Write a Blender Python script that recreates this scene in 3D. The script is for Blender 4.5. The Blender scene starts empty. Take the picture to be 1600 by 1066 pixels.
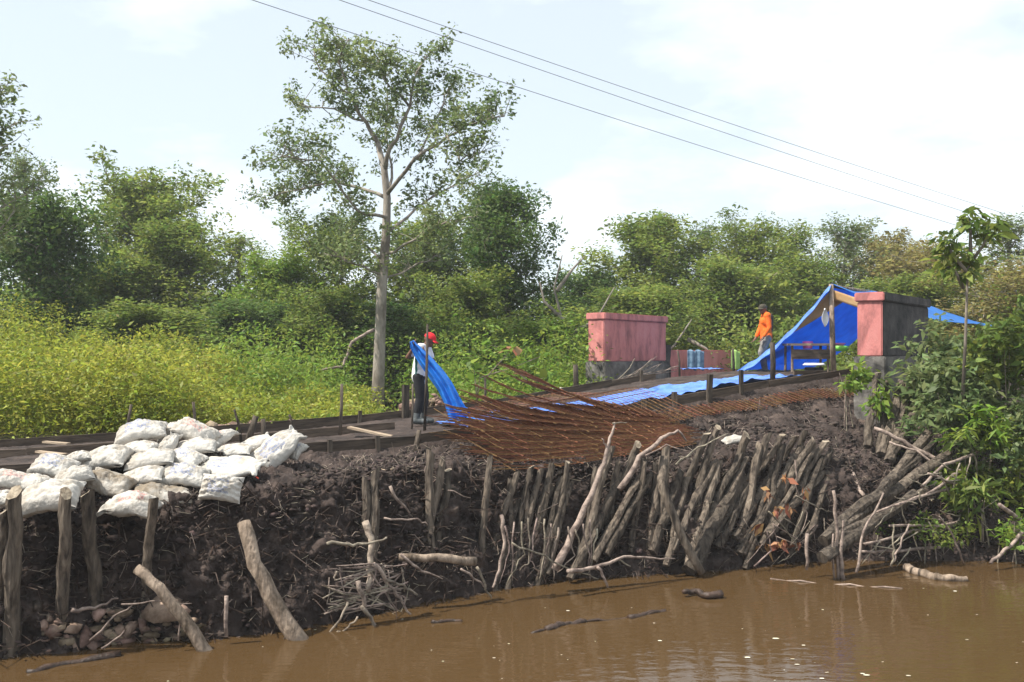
import bpy, math, random
import numpy as np
from mathutils import Vector, Matrix
R = math.radians
rnd = random.Random(7)
nr = np.random.RandomState(11)
SC = bpy.context.scene
COL = SC.collection
# ------------------------------------------------------------------ camera, sky, sun, exposure
F = 1500.0; HZ = 555.0; CH = 3.0
cam = bpy.data.objects.new('camera', bpy.data.cameras.new('camera')); COL.objects.link(cam)
cam.data.sensor_width = 36; cam.data.lens = 36*F/1600; cam.data.shift_y = (HZ-533)/1600
cam.data.clip_start = .1; cam.data.clip_end = 3000
cam.location = (0, 0, CH); cam.rotation_euler = (R(90), 0, 0)
SC.camera = cam
SUN_EL = R(56); SUN_AZ = Vector((-.93, -.30, 0)).normalized()      # direction towards the sun on the ground plane
sv = Vector((SUN_AZ.x*math.cos(SUN_EL), SUN_AZ.y*math.cos(SUN_EL), math.sin(SUN_EL)))
sun = bpy.data.objects.new('sun', bpy.data.lights.new('sun', 'SUN')); COL.objects.link(sun)
sun.data.energy = 5.0; sun.data.angle = R(.6); sun.data.color = (1, .95, .86)
sun.rotation_euler = sv.to_track_quat('Z', 'Y').to_euler()
W = bpy.data.worlds.new('World'); SC.world = W; W.use_nodes = True
nt = W.node_tree; nt.nodes.clear()
def wn(t, **k):
    n = nt.nodes.new(t)
    for a, b in k.items(): setattr(n, a, b)
    return n
out = wn('ShaderNodeOutputWorld'); bg = wn('ShaderNodeBackground'); bg.inputs[1].default_value = .095
sky = wn('ShaderNodeTexSky', sky_type='NISHITA', sun_disc=False); sky.sun_elevation = SUN_EL
sky.sun_rotation = math.atan2(SUN_AZ.x, SUN_AZ.y); sky.air_density = 1.0; sky.dust_density = .8; sky.ozone_density = 2.0
tc = wn('ShaderNodeTexCoord'); sep = wn('ShaderNodeSeparateXYZ'); nt.links.new(tc.outputs['Generated'], sep.inputs[0])
zc = wn('ShaderNodeMath', operation='MAXIMUM'); zc.inputs[1].default_value = .0; nt.links.new(sep.outputs[2], zc.inputs[0])
za = wn('ShaderNodeMath', operation='ADD'); za.inputs[1].default_value = .22; nt.links.new(zc.outputs[0], za.inputs[0])
dx = wn('ShaderNodeMath', operation='DIVIDE'); dy = wn('ShaderNodeMath', operation='DIVIDE')
nt.links.new(sep.outputs[0], dx.inputs[0]); nt.links.new(za.outputs[0], dx.inputs[1])
nt.links.new(sep.outputs[1], dy.inputs[0]); nt.links.new(za.outputs[0], dy.inputs[1])
cmb = wn('ShaderNodeCombineXYZ'); nt.links.new(dx.outputs[0], cmb.inputs[0]); nt.links.new(dy.outputs[0], cmb.inputs[1])
cmb.inputs[2].default_value = 3.1
no = wn('ShaderNodeTexNoise'); no.inputs['Scale'].default_value = 1.15; no.inputs['Detail'].default_value = 7; no.inputs['Roughness'].default_value = .55
nt.links.new(cmb.outputs[0], no.inputs['Vector'])
cr = wn('ShaderNodeValToRGB'); cr.color_ramp.elements[0].position = .46; cr.color_ramp.elements[1].position = .63
cr.color_ramp.elements[0].color = (.55, .55, .55, 1)
nt.links.new(no.outputs[0], cr.inputs[0])
mx = wn('ShaderNodeMixRGB'); nt.links.new(cr.outputs[0], mx.inputs[0]); nt.links.new(sky.outputs[0], mx.inputs[1])
mx.inputs[2].default_value = (8.9, 9.6, 10.0, 1)
nt.links.new(mx.outputs[0], bg.inputs[0]); nt.links.new(bg.outputs[0], out.inputs[0])
SC.view_settings.view_transform = 'Standard'; SC.view_settings.look = 'None'
SC.view_settings.exposure = .6; SC.view_settings.gamma = 1; SC.view_settings.use_curve_mapping = False
SC.cycles.max_bounces = 6; SC.cycles.transparent_max_bounces = 8
# ------------------------------------------------------------------ helpers
def P(px, py, d): return Vector(((px-800)/F*d, d, CH-(py-HZ)/F*d))
EX, EY = .865, .502                                  # the road's own direction; t counts across it, away from the water
def st(x, y): return x*EX+y*EY, -x*EY+y*EX
def xy(s, t): return s*EX-t*EY, s*EY+t*EX
def PT(px, py, t):                                   # point seen at a pixel on the vertical plane t
    return P(px, py, t/(EX-EY*(px-800)/F))
def ip(tab, s): return np.interp(s, [a for a, b in tab], [b for a, b in tab])
TW = [(-30, 10.6), (.4, 10.73), (1.6, 10.72), (2.4, 10.35), (3.3, 10.28), (4.7, 10.46), (5.9, 10.72), (7.2, 10.7), (8.9, 10.15), (11.1, 9.8), (13.3, 8.4), (16, 7.2), (45, 6)]
LW = [(-30, .3), (1, .32), (3, .6), (4.6, .75), (7, .6), (9, .8), (11.3, .85), (14, 1.6), (45, 1.6)]
HL = [(-30, 1.35), (1, 1.36), (4.6, 1.58), (8, 1.45), (11.3, 1.5), (13, 1.2), (16, .9), (45, .9)]
TOP = [(-30, 1.66), (0, 1.68), (5.5, 1.79), (7.5, 1.93), (9.3, 2.08), (13, 2.53), (15.4, 2.75), (45, 2.75)]
def ss(a, b, x):
    x = np.clip((x-a)/(b-a), 0, 1); return x*x*(3-2*x)
def G(s, t):
    s = np.asarray(s, float); t = np.asarray(t, float)
    tw = ip(TW, s); lw = ip(LW, s); tl = tw+lw; hl = ip(HL, s); top = ip(TOP, s)
    z = np.where(t < tw, np.maximum(-(tw-t)*.8, -1.2), hl*np.clip((t-tw)/lw, 0, 1)**.8)
    hb = top-.2
    f = np.clip((t-tl)/(12.92-tl), 0, 1)
    z = np.where(t > tl, hl+(hb-hl)*f**1.1, z)
    z = np.where(t > 12.95, top-.13, z)
    z = np.where(t > 17.05, np.maximum(top-.13-(t-17.05)*.35, 1.42), z)
    z = z+.34*np.exp(-((s-2.2)/1.1)**4)*np.exp(-((t-12.1)/.62)**2)
    return z
def GZ(x, y): return float(G(*st(x, y)))
_perm = np.random.RandomState(3).permutation(256); _perm = np.concatenate([_perm]*3)
_gr = np.random.RandomState(4).normal(size=(256, 3)); _gr /= np.linalg.norm(_gr, axis=1)[:, None]
def perlin(p):
    p = np.asarray(p, float); i = np.floor(p).astype(int); f = p-i; i &= 255
    u = f*f*f*(f*(f*6-15)+10); r = 0
    for a in (0, 1):
        for b in (0, 1):
            for c in (0, 1):
                g = _gr[_perm[_perm[_perm[i[..., 0]+a]+i[..., 1]+b]+i[..., 2]+c]]
                dv = (g*(f-np.array([a, b, c]))).sum(-1)
                r = r+dv*(u[..., 0] if a else 1-u[..., 0])*(u[..., 1] if b else 1-u[..., 1])*(u[..., 2] if c else 1-u[..., 2])
    return r
def fbm(p, o=4, rough=.5):
    r = 0; a = 1
    for k in range(o): r = r+a*perlin(np.asarray(p)*2**k+17*k); a *= rough
    return r
class MB:
    def __init__(s): s.v = []; s.f = []; s.n = 0
    def add(s, v, f):
        v = [tuple(a) for a in v]; s.v += v; s.f += [tuple(i+s.n for i in q) for q in f]; s.n += len(v); return s
    def box(s, c, sx, sy, sz, rz=0, tilt=0):
        m = Matrix.Translation(c) @ Matrix.Rotation(rz, 4, 'Z') @ Matrix.Rotation(tilt, 4, 'Y')
        v = [m @ Vector((a*sx/2, b*sy/2, e*sz/2)) for a in (-1, 1) for b in (-1, 1) for e in (-1, 1)]
        return s.add(v, [(0, 1, 3, 2), (4, 6, 7, 5), (0, 4, 5, 1), (2, 3, 7, 6), (0, 2, 6, 4), (1, 5, 7, 3)])
    def tube(s, pts, rad, sides=7, wob=0, cap=True, twist=0):
        pts = [Vector(p) for p in pts]; n = len(pts); rad = rad if isinstance(rad, (list, tuple)) else [rad]*n
        rings = []; ref = None
        for i, p in enumerate(pts):
            d = (pts[min(i+1, n-1)]-pts[max(i-1, 0)]).normalized()
            if ref is None: ref = d.orthogonal().normalized()
            a = (ref-d*ref.dot(d)).normalized(); ref = a; b = d.cross(a)
            rings.append([p+(a*math.cos(6.2832*k/sides)+b*math.sin(6.2832*k/sides))*rad[i]*(1+rnd.uniform(-wob, wob)) for k in range(sides)])
        f = [(i*sides+k, i*sides+(k+1) % sides, (i+1)*sides+(k+1) % sides, (i+1)*sides+k) for i in range(n-1) for k in range(sides)]
        if cap: f += [tuple(range(sides-1, -1, -1)), tuple(range((n-1)*sides, n*sides))]
        return s.add([q for r in rings for q in r], f)
    def build(s, name, m, parent=None, smooth=False):
        me = bpy.data.meshes.new(name); me.from_pydata(s.v, [], s.f); me.materials.append(m)
        if smooth: me.shade_smooth()
        return link(name, me, parent)
def link(name, me, parent=None):
    o = bpy.data.objects.new(name, me); COL.objects.link(o)
    if parent is not None: o.parent = parent
    return o
def npmesh(name, V, Q, m, parent=None, smooth=False):
    """vertices (n,3), faces (m,k) as arrays"""
    V = np.asarray(V, np.float32); Q = np.asarray(Q, np.int32); k = Q.shape[1]
    me = bpy.data.meshes.new(name); me.vertices.add(len(V)); me.vertices.foreach_set('co', V.ravel())
    me.loops.add(Q.size); me.loops.foreach_set('vertex_index', Q.ravel())
    me.polygons.add(len(Q)); me.polygons.foreach_set('loop_start', np.arange(0, Q.size, k, dtype=np.int32))
    me.update(calc_edges=True); me.materials.append(m)
    if smooth: me.shade_smooth()
    return link(name, me, parent)
def empty(name, loc=(0, 0, 0), rz=0):
    o = bpy.data.objects.new(name, None); COL.objects.link(o); o.location = loc; o.rotation_euler = (0, 0, rz); o.empty_display_size = .1; return o
def tag(o, label=None, cat=None, group=None, kind=None):
    for k, v in (('label', label), ('category', cat), ('group', group), ('kind', kind)):
        if v: o[k] = v
    return o
def grid_faces(a, b):
    i, j = np.meshgrid(np.arange(a-1), np.arange(b-1), indexing='ij'); q = (i*b+j).ravel()
    return np.stack([q, q+b, q+b+1, q+1], 1)
def local(o):                                        # move the origin of a world-built mesh to its own middle bottom
    me = o.data; n = len(me.vertices); c = np.empty(n*3, np.float32); me.vertices.foreach_get('co', c); c = c.reshape(-1, 3)
    b = np.array([(c[:, 0].min()+c[:, 0].max())/2, (c[:, 1].min()+c[:, 1].max())/2, c[:, 2].min()], np.float32)
    me.vertices.foreach_set('co', (c-b).ravel()); me.update(); o.location = b.tolist(); return o
# ------------------------------------------------------------------ materials
def mat(name, c1, c2, scale=6, rough=.85, bump=.3, bscale=None, detail=6, island=0, objrand=0, spec=.3, stretch=None, lo=.38, hi=.62, c3=None, trans=0):
    m = bpy.data.materials.new(name); m.use_nodes = True; t = m.node_tree; b = t.nodes['Principled BSDF']; L = t.links.new
    co = t.nodes.new('ShaderNodeTexCoord'); mp = t.nodes.new('ShaderNodeMapping'); L(co.outputs['Object'], mp.inputs[0])
    if stretch: mp.inputs['Scale'].default_value = stretch
    n = t.nodes.new('ShaderNodeTexNoise'); n.inputs['Scale'].default_value = scale; n.inputs['Detail'].default_value = detail; n.inputs['Roughness'].default_value = .62
    L(mp.outputs[0], n.inputs['Vector'])
    r = t.nodes.new('ShaderNodeValToRGB'); e = r.color_ramp.elements; e[0].position = lo; e[1].position = hi; e[0].color = (*c1, 1); e[1].color = (*c2, 1)
    if c3: q = e.new((hi+1)/2); q.color = (*c3, 1)
    L(n.outputs[0], r.inputs[0]); col = r.outputs[0]
    if island or objrand:
        h = t.nodes.new('ShaderNodeHueSaturation'); L(col, h.inputs['Color'])
        mr = t.nodes.new('ShaderNodeMapRange'); a = island or objrand; mr.inputs['To Min'].default_value = 1-a; mr.inputs['To Max'].default_value = 1+a
        if island: g = t.nodes.new('ShaderNodeNewGeometry'); L(g.outputs['Random Per Island'], mr.inputs['Value'])
        else: g = t.nodes.new('ShaderNodeObjectInfo'); L(g.outputs['Random'], mr.inputs['Value'])
        L(mr.outputs[0], h.inputs['Value']); col = h.outputs[0]
        if island:
            m2 = t.nodes.new('ShaderNodeMapRange'); m2.inputs['To Min'].default_value = .47; m2.inputs['To Max'].default_value = .53
            fr = t.nodes.new('ShaderNodeMath'); fr.operation = 'FRACT'; ml = t.nodes.new('ShaderNodeMath'); ml.operation = 'MULTIPLY'; ml.inputs[1].default_value = 7.3
            L(g.outputs['Random Per Island'], ml.inputs[0]); L(ml.outputs[0], fr.inputs[0]); L(fr.outputs[0], m2.inputs['Value']); L(m2.outputs[0], h.inputs['Hue'])
    L(col, b.inputs['Base Color']); b.inputs['Roughness'].default_value = rough; b.inputs['Specular IOR Level'].default_value = spec
    if bump:
        n2 = t.nodes.new('ShaderNodeTexNoise'); n2.inputs['Scale'].default_value = bscale or scale*4; n2.inputs['Detail'].default_value = 8; L(mp.outputs[0], n2.inputs['Vector'])
        bp = t.nodes.new('ShaderNodeBump'); bp.inputs['Strength'].default_value = bump; bp.inputs['Distance'].default_value = .03; L(n2.outputs[0], bp.inputs['Height']); L(bp.outputs[0], b.inputs['Normal'])
    if trans:
        tr = t.nodes.new('ShaderNodeBsdfTranslucent'); L(col, tr.inputs[0]); ms = t.nodes.new('ShaderNodeMixShader'); ms.inputs[0].default_value = trans
        L(b.outputs[0], ms.inputs[1]); L(tr.outputs[0], ms.inputs[2]); L(ms.outputs[0], t.nodes['Material Output'].inputs[0])
    return m
def leafmat(n, a, b, tr=.5): return mat(n, a, b, scale=.5, rough=.55, bump=0, island=.45, detail=2, spec=.35, trans=tr)
M = {}
M['mud'] = mat('mud', (.018, .012, .010), (.062, .044, .037), 3.0, .9, .9, 22, c3=(.16, .115, .09), lo=.34, hi=.6)
M['clod'] = mat('clod', (.020, .014, .012), (.07, .05, .042), 5, .9, .8, 30, island=.5)
M['soil'] = mat('soil', (.03, .026, .012), (.09, .08, .03), 1.2, .95, .4)
M['tan'] = mat('tan_clay', (.10, .065, .042), (.30, .22, .16), 4, .95, .7, 18, island=.25)
M['pile'] = mat('weathered_wood', (.030, .023, .018), (.125, .098, .074), 16, .9, .9, 40, objrand=.45, stretch=(1, 1, .14), c3=(.21, .175, .135), lo=.36, hi=.58)
M['cut'] = mat('cut_wood', (.17, .13, .09), (.36, .30, .22), 14, .85, .4)
M['stick'] = mat('dry_stick', (.13, .10, .08), (.36, .29, .23), 9, .85, .5, island=.3)
M['log'] = mat('pale_log', (.09, .065, .045), (.34, .26, .195), 9, .85, .8, 30, stretch=(1, 1, .35), c3=(.42, .34, .26))
M['wetwood'] = mat('wet_wood', (.022, .014, .01), (.08, .05, .036), 8, .45, .5)
M['board'] = mat('formwork_board', (.05, .036, .027), (.15, .11, .08), 5, .9, .5, 30, objrand=.3, stretch=(.3, 1, 3))
M['plank'] = mat('pale_plank', (.26, .19, .13), (.46, .36, .26), 6, .85, .4, objrand=.2, stretch=(.3, 1, 2))
M['rust'] = mat('rusted_steel', (.105, .046, .02), (.25, .115, .05), 14, .8, .3, island=.35)
M['tarp'] = mat('blue_tarp', (.03, .23, .66), (.04, .30, .78), 3, .42, .3, 9, spec=.5, trans=.55)
M['tarp_pale'] = mat('sunbleached_blue_tarp', (.045, .13, .50), (.11, .25, .66), 4, .4, .35, 9, spec=.5)
M['tarp_cyan'] = mat('bright_blue_sheet', (.012, .17, .62), (.025, .25, .78), 4, .4, .2, 8, spec=.5, trans=.2)
M['lining'] = mat('tan_sheet', (.50, .30, .13), (.62, .42, .22), 4, .7, .2, trans=.3)
M['pink'] = mat('pink_paint', (.26, .10, .095), (.52, .19, .175), 3.2, .85, .4, 30, c3=(.58, .25, .23), stretch=(1, 1, .4), lo=.36, hi=.53)
M['concrete'] = mat('stained_concrete', (.045, .042, .04), (.24, .22, .20), 2.6, .9, .4, 30, lo=.36, hi=.66)
M['black_concrete'] = mat('blackened_concrete', (.022, .020, .021), (.075, .068, .065), 2.4, .9, .4, 26, c3=(.17, .12, .11))
M['bark'] = mat('pale_bark', (.15, .125, .10), (.34, .30, .255), 4, .9, .5, 20, stretch=(1, 1, .4))
M['dbark'] = mat('dark_bark', (.09, .075, .06), (.25, .21, .17), 4, .9, .5, 20, stretch=(1, 1, .4))
M['leafA'] = leafmat('leaf_mid', (.13, .185, .034), (.235, .285, .055))
M['leafB'] = leafmat('leaf_dark', (.068, .125, .028), (.12, .185, .042))
M['leafC'] = leafmat('leaf_bright', (.16, .25, .032), (.25, .33, .055))
M['leafY'] = leafmat('leaf_yellowgreen', (.22, .27, .03), (.36, .37, .055))
M['leafO'] = leafmat('leaf_olive', (.21, .185, .055), (.30, .26, .085))
M['leafG'] = leafmat('leaf_greygreen', (.13, .18, .066), (.21, .255, .098))
M['leafD'] = leafmat('leaf_dead', (.22, .09, .04), (.34, .16, .08), .2)
M['skin'] = mat('skin', (.13, .062, .038), (.17, .085, .052), 8, .55, .1)
M['white'] = mat('white_shirt', (.62, .62, .64), (.76, .76, .77), 5, .9, .3, 14)
M['green'] = mat('green_panel', (.008, .10, .085), (.012, .14, .115), 5, .9, .2)
M['black'] = mat('black_trousers', (.010, .010, .012), (.022, .022, .026), 5, .9, .4, 14)
M['boot'] = mat('grey_boots', (.05, .06, .062), (.14, .15, .15), 8, .6, .3)
M['red'] = mat('red_cap', (.58, .014, .022), (.70, .025, .03), 5, .75, .1)
M['orange'] = mat('orange_shirt', (.78, .11, .012), (.88, .17, .02), 5, .85, .4, 14)
M['dshade'] = mat('shirt_back_shade', (.045, .028, .022), (.08, .05, .04), 5, .9, .3)  # dark colour standing in for shade on the orange shirt's back
M['trouser'] = mat('grey_trousers', (.13, .12, .105), (.28, .26, .24), 7, .9, .4, 14)
M['cap'] = mat('dark_cap', (.04, .035, .025), (.085, .07, .05), 8, .9, .2)
M['cloth'] = mat('faded_blue_cloth', (.07, .14, .22), (.20, .30, .40), 6, .9, .3)
M['limecloth'] = mat('lime_cloth', (.25, .42, .10), (.36, .52, .16), 6, .9, .3)
M['wire'] = mat('wire', (.10, .105, .12), (.15, .155, .17), 3, .6, 0)
M['lime'] = mat('lime_plastic', (.20, .62, .08), (.26, .70, .12), 3, .4, 0)
M['magenta'] = mat('magenta_plastic', (.70, .13, .50), (.8, .22, .6), 3, .4, 0)
M['whiteP'] = mat('white_plastic', (.68, .68, .68), (.78, .78, .76), 3, .5, .1)
M['foam'] = mat('pale_scum', (.45, .40, .28), (.7, .66, .55), 3, .7, 0, island=.3)
M['rope'] = mat('red_string', (.8, .06, .03), (.85, .10, .05), 3, .6, 0)
def bagmat(name, ink, amount, dirt):
    m = mat(name, (.22, .175, .125), (.48, .45, .405), 2.2, .75, .8, 11, objrand=.07, lo=.27+dirt, hi=.50+dirt)
    t = m.node_tree; L = t.links.new; b = t.nodes['Principled BSDF']; src = b.inputs['Base Color'].links[0].from_socket
    co = t.nodes.new('ShaderNodeTexCoord'); sp = t.nodes.new('ShaderNodeSeparateXYZ'); L(co.outputs['Object'], sp.inputs[0])
    br = t.nodes.new('ShaderNodeTexBrick'); mp = t.nodes.new('ShaderNodeMapping'); mp.inputs['Scale'].default_value = (3.4, 2.2, 1); L(co.outputs['Object'], mp.inputs[0]); L(mp.outputs[0], br.inputs[0])
    br.inputs['Color1'].default_value = (0, 0, 0, 1); br.inputs['Color2'].default_value = (1, 1, 1, 1); br.inputs['Mortar'].default_value = (0, 0, 0, 1)
    br.inputs['Scale'].default_value = 2.2; br.inputs['Mortar Size'].default_value = .025
    n = t.nodes.new('ShaderNodeTexNoise'); n.inputs['Scale'].default_value = 55; L(co.outputs['Object'], n.inputs['Vector'])
    def mth(op, a, v):
        q = t.nodes.new('ShaderNodeMath'); q.operation = op; L(a, q.inputs[0])
        if hasattr(v, 'links'): L(v, q.inputs[1])
        else: q.inputs[1].default_value = v
        return q.outputs[0]
    ay = mth('ABSOLUTE', sp.outputs[1], 0); ax = mth('ABSOLUTE', sp.outputs[0], 0)
    k = mth('MULTIPLY', mth('LESS_THAN', ay, .16), mth('LESS_THAN', ax, .24))
    k = mth('MULTIPLY', k, mth('GREATER_THAN', br.outputs['Color'], .35)); k = mth('MULTIPLY', k, mth('GREATER_THAN', n.outputs[0], .45))
    k = mth('MULTIPLY', k, amount)
    x = t.nodes.new('ShaderNodeMixRGB'); L(k, x.inputs[0]); L(src, x.inputs[1]); x.inputs[2].default_value = (*ink, 1); L(x.outputs[0], b.inputs['Base Color'])
    return m
M['bag'] = bagmat('woven_sack', (.3, .3, .5), 0.0, .02)
M['bagblue'] = bagmat('woven_sack_blue_print', (.12, .18, .38), .6, .0)
M['bagred'] = bagmat('woven_sack_red_print', (.55, .12, .10), .55, .0)
M['bagdirt'] = bagmat('woven_sack_muddy', (.2, .2, .2), 0.2, .16)
# water
mw = bpy.data.materials.new('muddy_water'); mw.use_nodes = True; t_ = mw.node_tree; b_ = t_.nodes['Principled BSDF']
b_.inputs['Base Color'].default_value = (.070, .041, .017, 1); b_.inputs['Roughness'].default_value = .04; b_.inputs['IOR'].default_value = 1.33
c_ = t_.nodes.new('ShaderNodeTexCoord'); m_ = t_.nodes.new('ShaderNodeMapping'); m_.inputs['Scale'].default_value = (.7, 1.8, 1); t_.links.new(c_.outputs['Object'], m_.inputs[0])
n_ = t_.nodes.new('ShaderNodeTexNoise'); n_.inputs['Scale'].default_value = 4.5; n_.inputs['Detail'].default_value = 3; t_.links.new(m_.outputs[0], n_.inputs['Vector'])
p_ = t_.nodes.new('ShaderNodeBump'); p_.inputs['Strength'].default_value = .16; p_.inputs['Distance'].default_value = .04; t_.links.new(n_.outputs[0], p_.inputs['Height']); t_.links.new(p_.outputs[0], b_.inputs['Normal'])
M['water'] = mw
# ------------------------------------------------------------------ the setting
w_ = MB().add([(-200, -110, 0), (200, -110, 0), (200, 30, 0), (-200, 30, 0)], [(0, 1, 2, 3)]).build('water', mw); tag(w_, kind='structure')
S = np.concatenate([np.linspace(-90, -4, 60)[:-1], np.arange(-4, 18, .026), np.linspace(18, 110, 70)])
V = []
for s in S:
    tw = ip(TW, s); lw = ip(LW, s); tl = tw+lw
    tt = np.concatenate([np.linspace(tw-3, tw-.05, 8)[:-1], np.linspace(tw-.05, tl+.05, 64), np.linspace(tl+.05, 13.0, 74)[1:], np.linspace(13, 17.1, 40)[1:], np.linspace(17.1, 20, 12)[1:]])
    z = G(np.full_like(tt, s), tt)
    V.append(np.stack([np.full_like(tt, s), tt, z], 1))
V = np.array(V); A, B = V.shape[:2]
dt = np.gradient(V[:, :, 1], axis=1); dz = np.gradient(V[:, :, 2], axis=1); ln = np.sqrt(dt**2+dz**2)+1e-6
nt_, nz_ = -dz/ln, dt/ln
nz = fbm(V*1.5, 3)*.9-np.abs(fbm(V*3.6+9, 4, .6))*.95+fbm(V*12+5, 3, .7)*.42
face = np.clip(np.exp(-((V[:, :, 2]-.8)/1.0)**2), 0, 1)*(V[:, :, 1] < 13)
amp = np.where(V[:, :, 1] < 12.9, .10+.14*face, .035)
D = nz*amp
V[:, :, 1] += nt_*D; V[:, :, 2] += nz_*D
X, Y = xy(V[:, :, 0], V[:, :, 1])
bank = npmesh('bank', np.stack([X, Y, V[:, :, 2]], 2).reshape(-1, 3), grid_faces(A, B)[:, ::-1], M['mud'], smooth=True); tag(bank, kind='structure')
g0 = [xy(s, t) for s, t in ((-95, 19), (115, 19), (115, 150), (-95, 150))]
gr = MB().add([(a, b, 1.43) for a, b in g0], [(0, 1, 2, 3)]).build('ground', M['soil']); tag(gr, kind='structure')
# mud clods, small and countless
ico_v = np.array([(0, 0, 1), (.89, 0, .45), (.28, .85, .45), (-.72, .53, .45), (-.72, -.53, .45), (.28, -.85, .45), (.72, .53, -.45), (-.28, .85, -.45), (-.89, 0, -.45), (-.28, -.85, -.45), (.72, -.53, -.45), (0, 0, -1)])
ico_f = np.array([(0, 1, 2), (0, 2, 3), (0, 3, 4), (0, 4, 5), (0, 5, 1), (1, 6, 2), (2, 7, 3), (3, 8, 4), (4, 9, 5), (5, 10, 1), (6, 7, 2), (7, 8, 3), (8, 9, 4), (9, 10, 5), (10, 6, 1), (11, 7, 6), (11, 8, 7), (11, 9, 8), (11, 10, 9), (11, 6, 10)])
def blobs(name, pts, size, m, flat=.65, kind='stuff'):
    n = len(pts); sz = size*np.exp(nr.normal(0, .5, n)); v = ico_v[None]*(1+nr.uniform(-.55, .6, (n, 12, 1)))*sz[:, None, None]
    v = v*np.array([1, 1, flat])*np.exp(nr.normal(0, .25, (n, 1, 3))); a = nr.uniform(0, 6.28, n); c, s_ = np.cos(a)[:, None], np.sin(a)[:, None]
    v = np.stack([v[..., 0]*c-v[..., 1]*s_, v[..., 0]*s_+v[..., 1]*c, v[..., 2]], 2)+np.asarray(pts)[:, None]
    return npmesh(name, v.reshape(-1, 3), (ico_f[None]+12*np.arange(n)[:, None, None]).reshape(-1, 3), m)
def bankpts(n, s0, s1, f0, f1):                       # points on the fill between the lip (0) and the front formwork (1)
    s = nr.uniform(s0, s1, n); tl = ip(TW, s)+ip(LW, s); t = tl+(12.9-tl)*nr.uniform(f0, f1, n); x, y = xy(s, t)
    return np.stack([x, y, G(s, t)+.0], 1)
def facepts(n, s0, s1):
    s = nr.uniform(s0, s1, n); f = nr.uniform(0, 1.05, n); t = ip(TW, s)+ip(LW, s)*f-.05; x, y = xy(s, t)
    return np.stack([x, y, G(s, t)], 1)
c1 = blobs('mud_clods', np.concatenate([bankpts(9000, -3, 15.5, -.05, 1), facepts(5000, -4, 15)]), .017, M['clod']); tag(c1, 'dark crumbly mud clods scattered over the river bank', 'mud', kind='stuff')
pt = [P(nr.uniform(60, 330), nr.uniform(955, 1012), 10.0) for _ in range(120)]
pt = [(xy(st(p.x, p.y)[0], float(ip(TW, st(p.x, p.y)[0]))+.12*nr.uniform(-.5, 1.2))+(max(p.z, .01),)) for p in pt]
tag(blobs('clay_lumps', pt, .045, M['tan']), 'tan clay lumps at the foot of the left bank', 'clay', kind='stuff')
def litter(name, label, pts, L, r, m):
    n = len(pts); d = nr.normal(size=(n, 3)); d[:, 2] *= .5; d /= np.linalg.norm(d, axis=1)[:, None]; l = L*np.exp(nr.normal(0, .6, n))[:, None]; p = np.asarray(pts)
    e = np.cross(d, [0, 0, 1]); e /= np.linalg.norm(e, axis=1)[:, None]+1e-9; g = np.cross(d, e); k = nr.normal(0, .25, (n, 1))*l; rows = []
    for f in (-.5, 0, .5):
        c = p+d*l*f+(g*k if f == 0 else 0)
        for a in (0, 2.09, 4.19): rows.append(c+(e*math.cos(a)+g*math.sin(a))*r)
    v = np.stack(rows, 1); q = np.array([(i*3+j, i*3+(j+1) % 3, i*3+3+(j+1) % 3, i*3+3+j) for i in (0, 1) for j in range(3)])
    return tag(npmesh(name, v.reshape(-1, 3), (q[None]+9*np.arange(n)[:, None, None]).reshape(-1, 4), M[m]), label, 'litter', kind='stuff')
_a = np.concatenate([bankpts(1100, -2, 15, -.1, 1), facepts(1300, -4, 15)]); _a[:, 1] -= .03; _a[:, 2] += .02
litter('root_litter', 'fine dry rootlets and wood shreds over the mud bank', _a, .10, .0035, 'stick')
_a = facepts(1800, -4, 15); _a[:, 1] -= .05; litter('dark_roots', 'dark wet roots matted in the bank face', _a, .22, .007, 'wetwood')
# spoil heap beyond the road, behind the man in the red cap
pts = []
for k in range(420):
    a = nr.normal(0, 1); s_, t_2 = 8.3+a*.95, 17.75+nr.normal(0, .28); x, y = xy(s_, t_2); pts.append((x, y, GZ(x, y)+max(0, .42*math.exp(-a*a))*nr.uniform(0, 1)))
tag(local(blobs('spoil_heap', pts, .062, M['tan'])), 'heap of pale tan clods behind the man in the red cap', 'dirt heap', kind='stuff')
tag(local(blobs('spoil_mound', [(lambda q: (q[0], q[1], 1.62+nr.uniform(0, .12)))(xy(4.6+nr.normal(0, .5), 17.5+nr.normal(0, .12))) for _ in range(420)], .04, M['tan'])), 'low brown earth mound behind boards right of the sandbags', 'dirt heap', kind='stuff')
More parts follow.
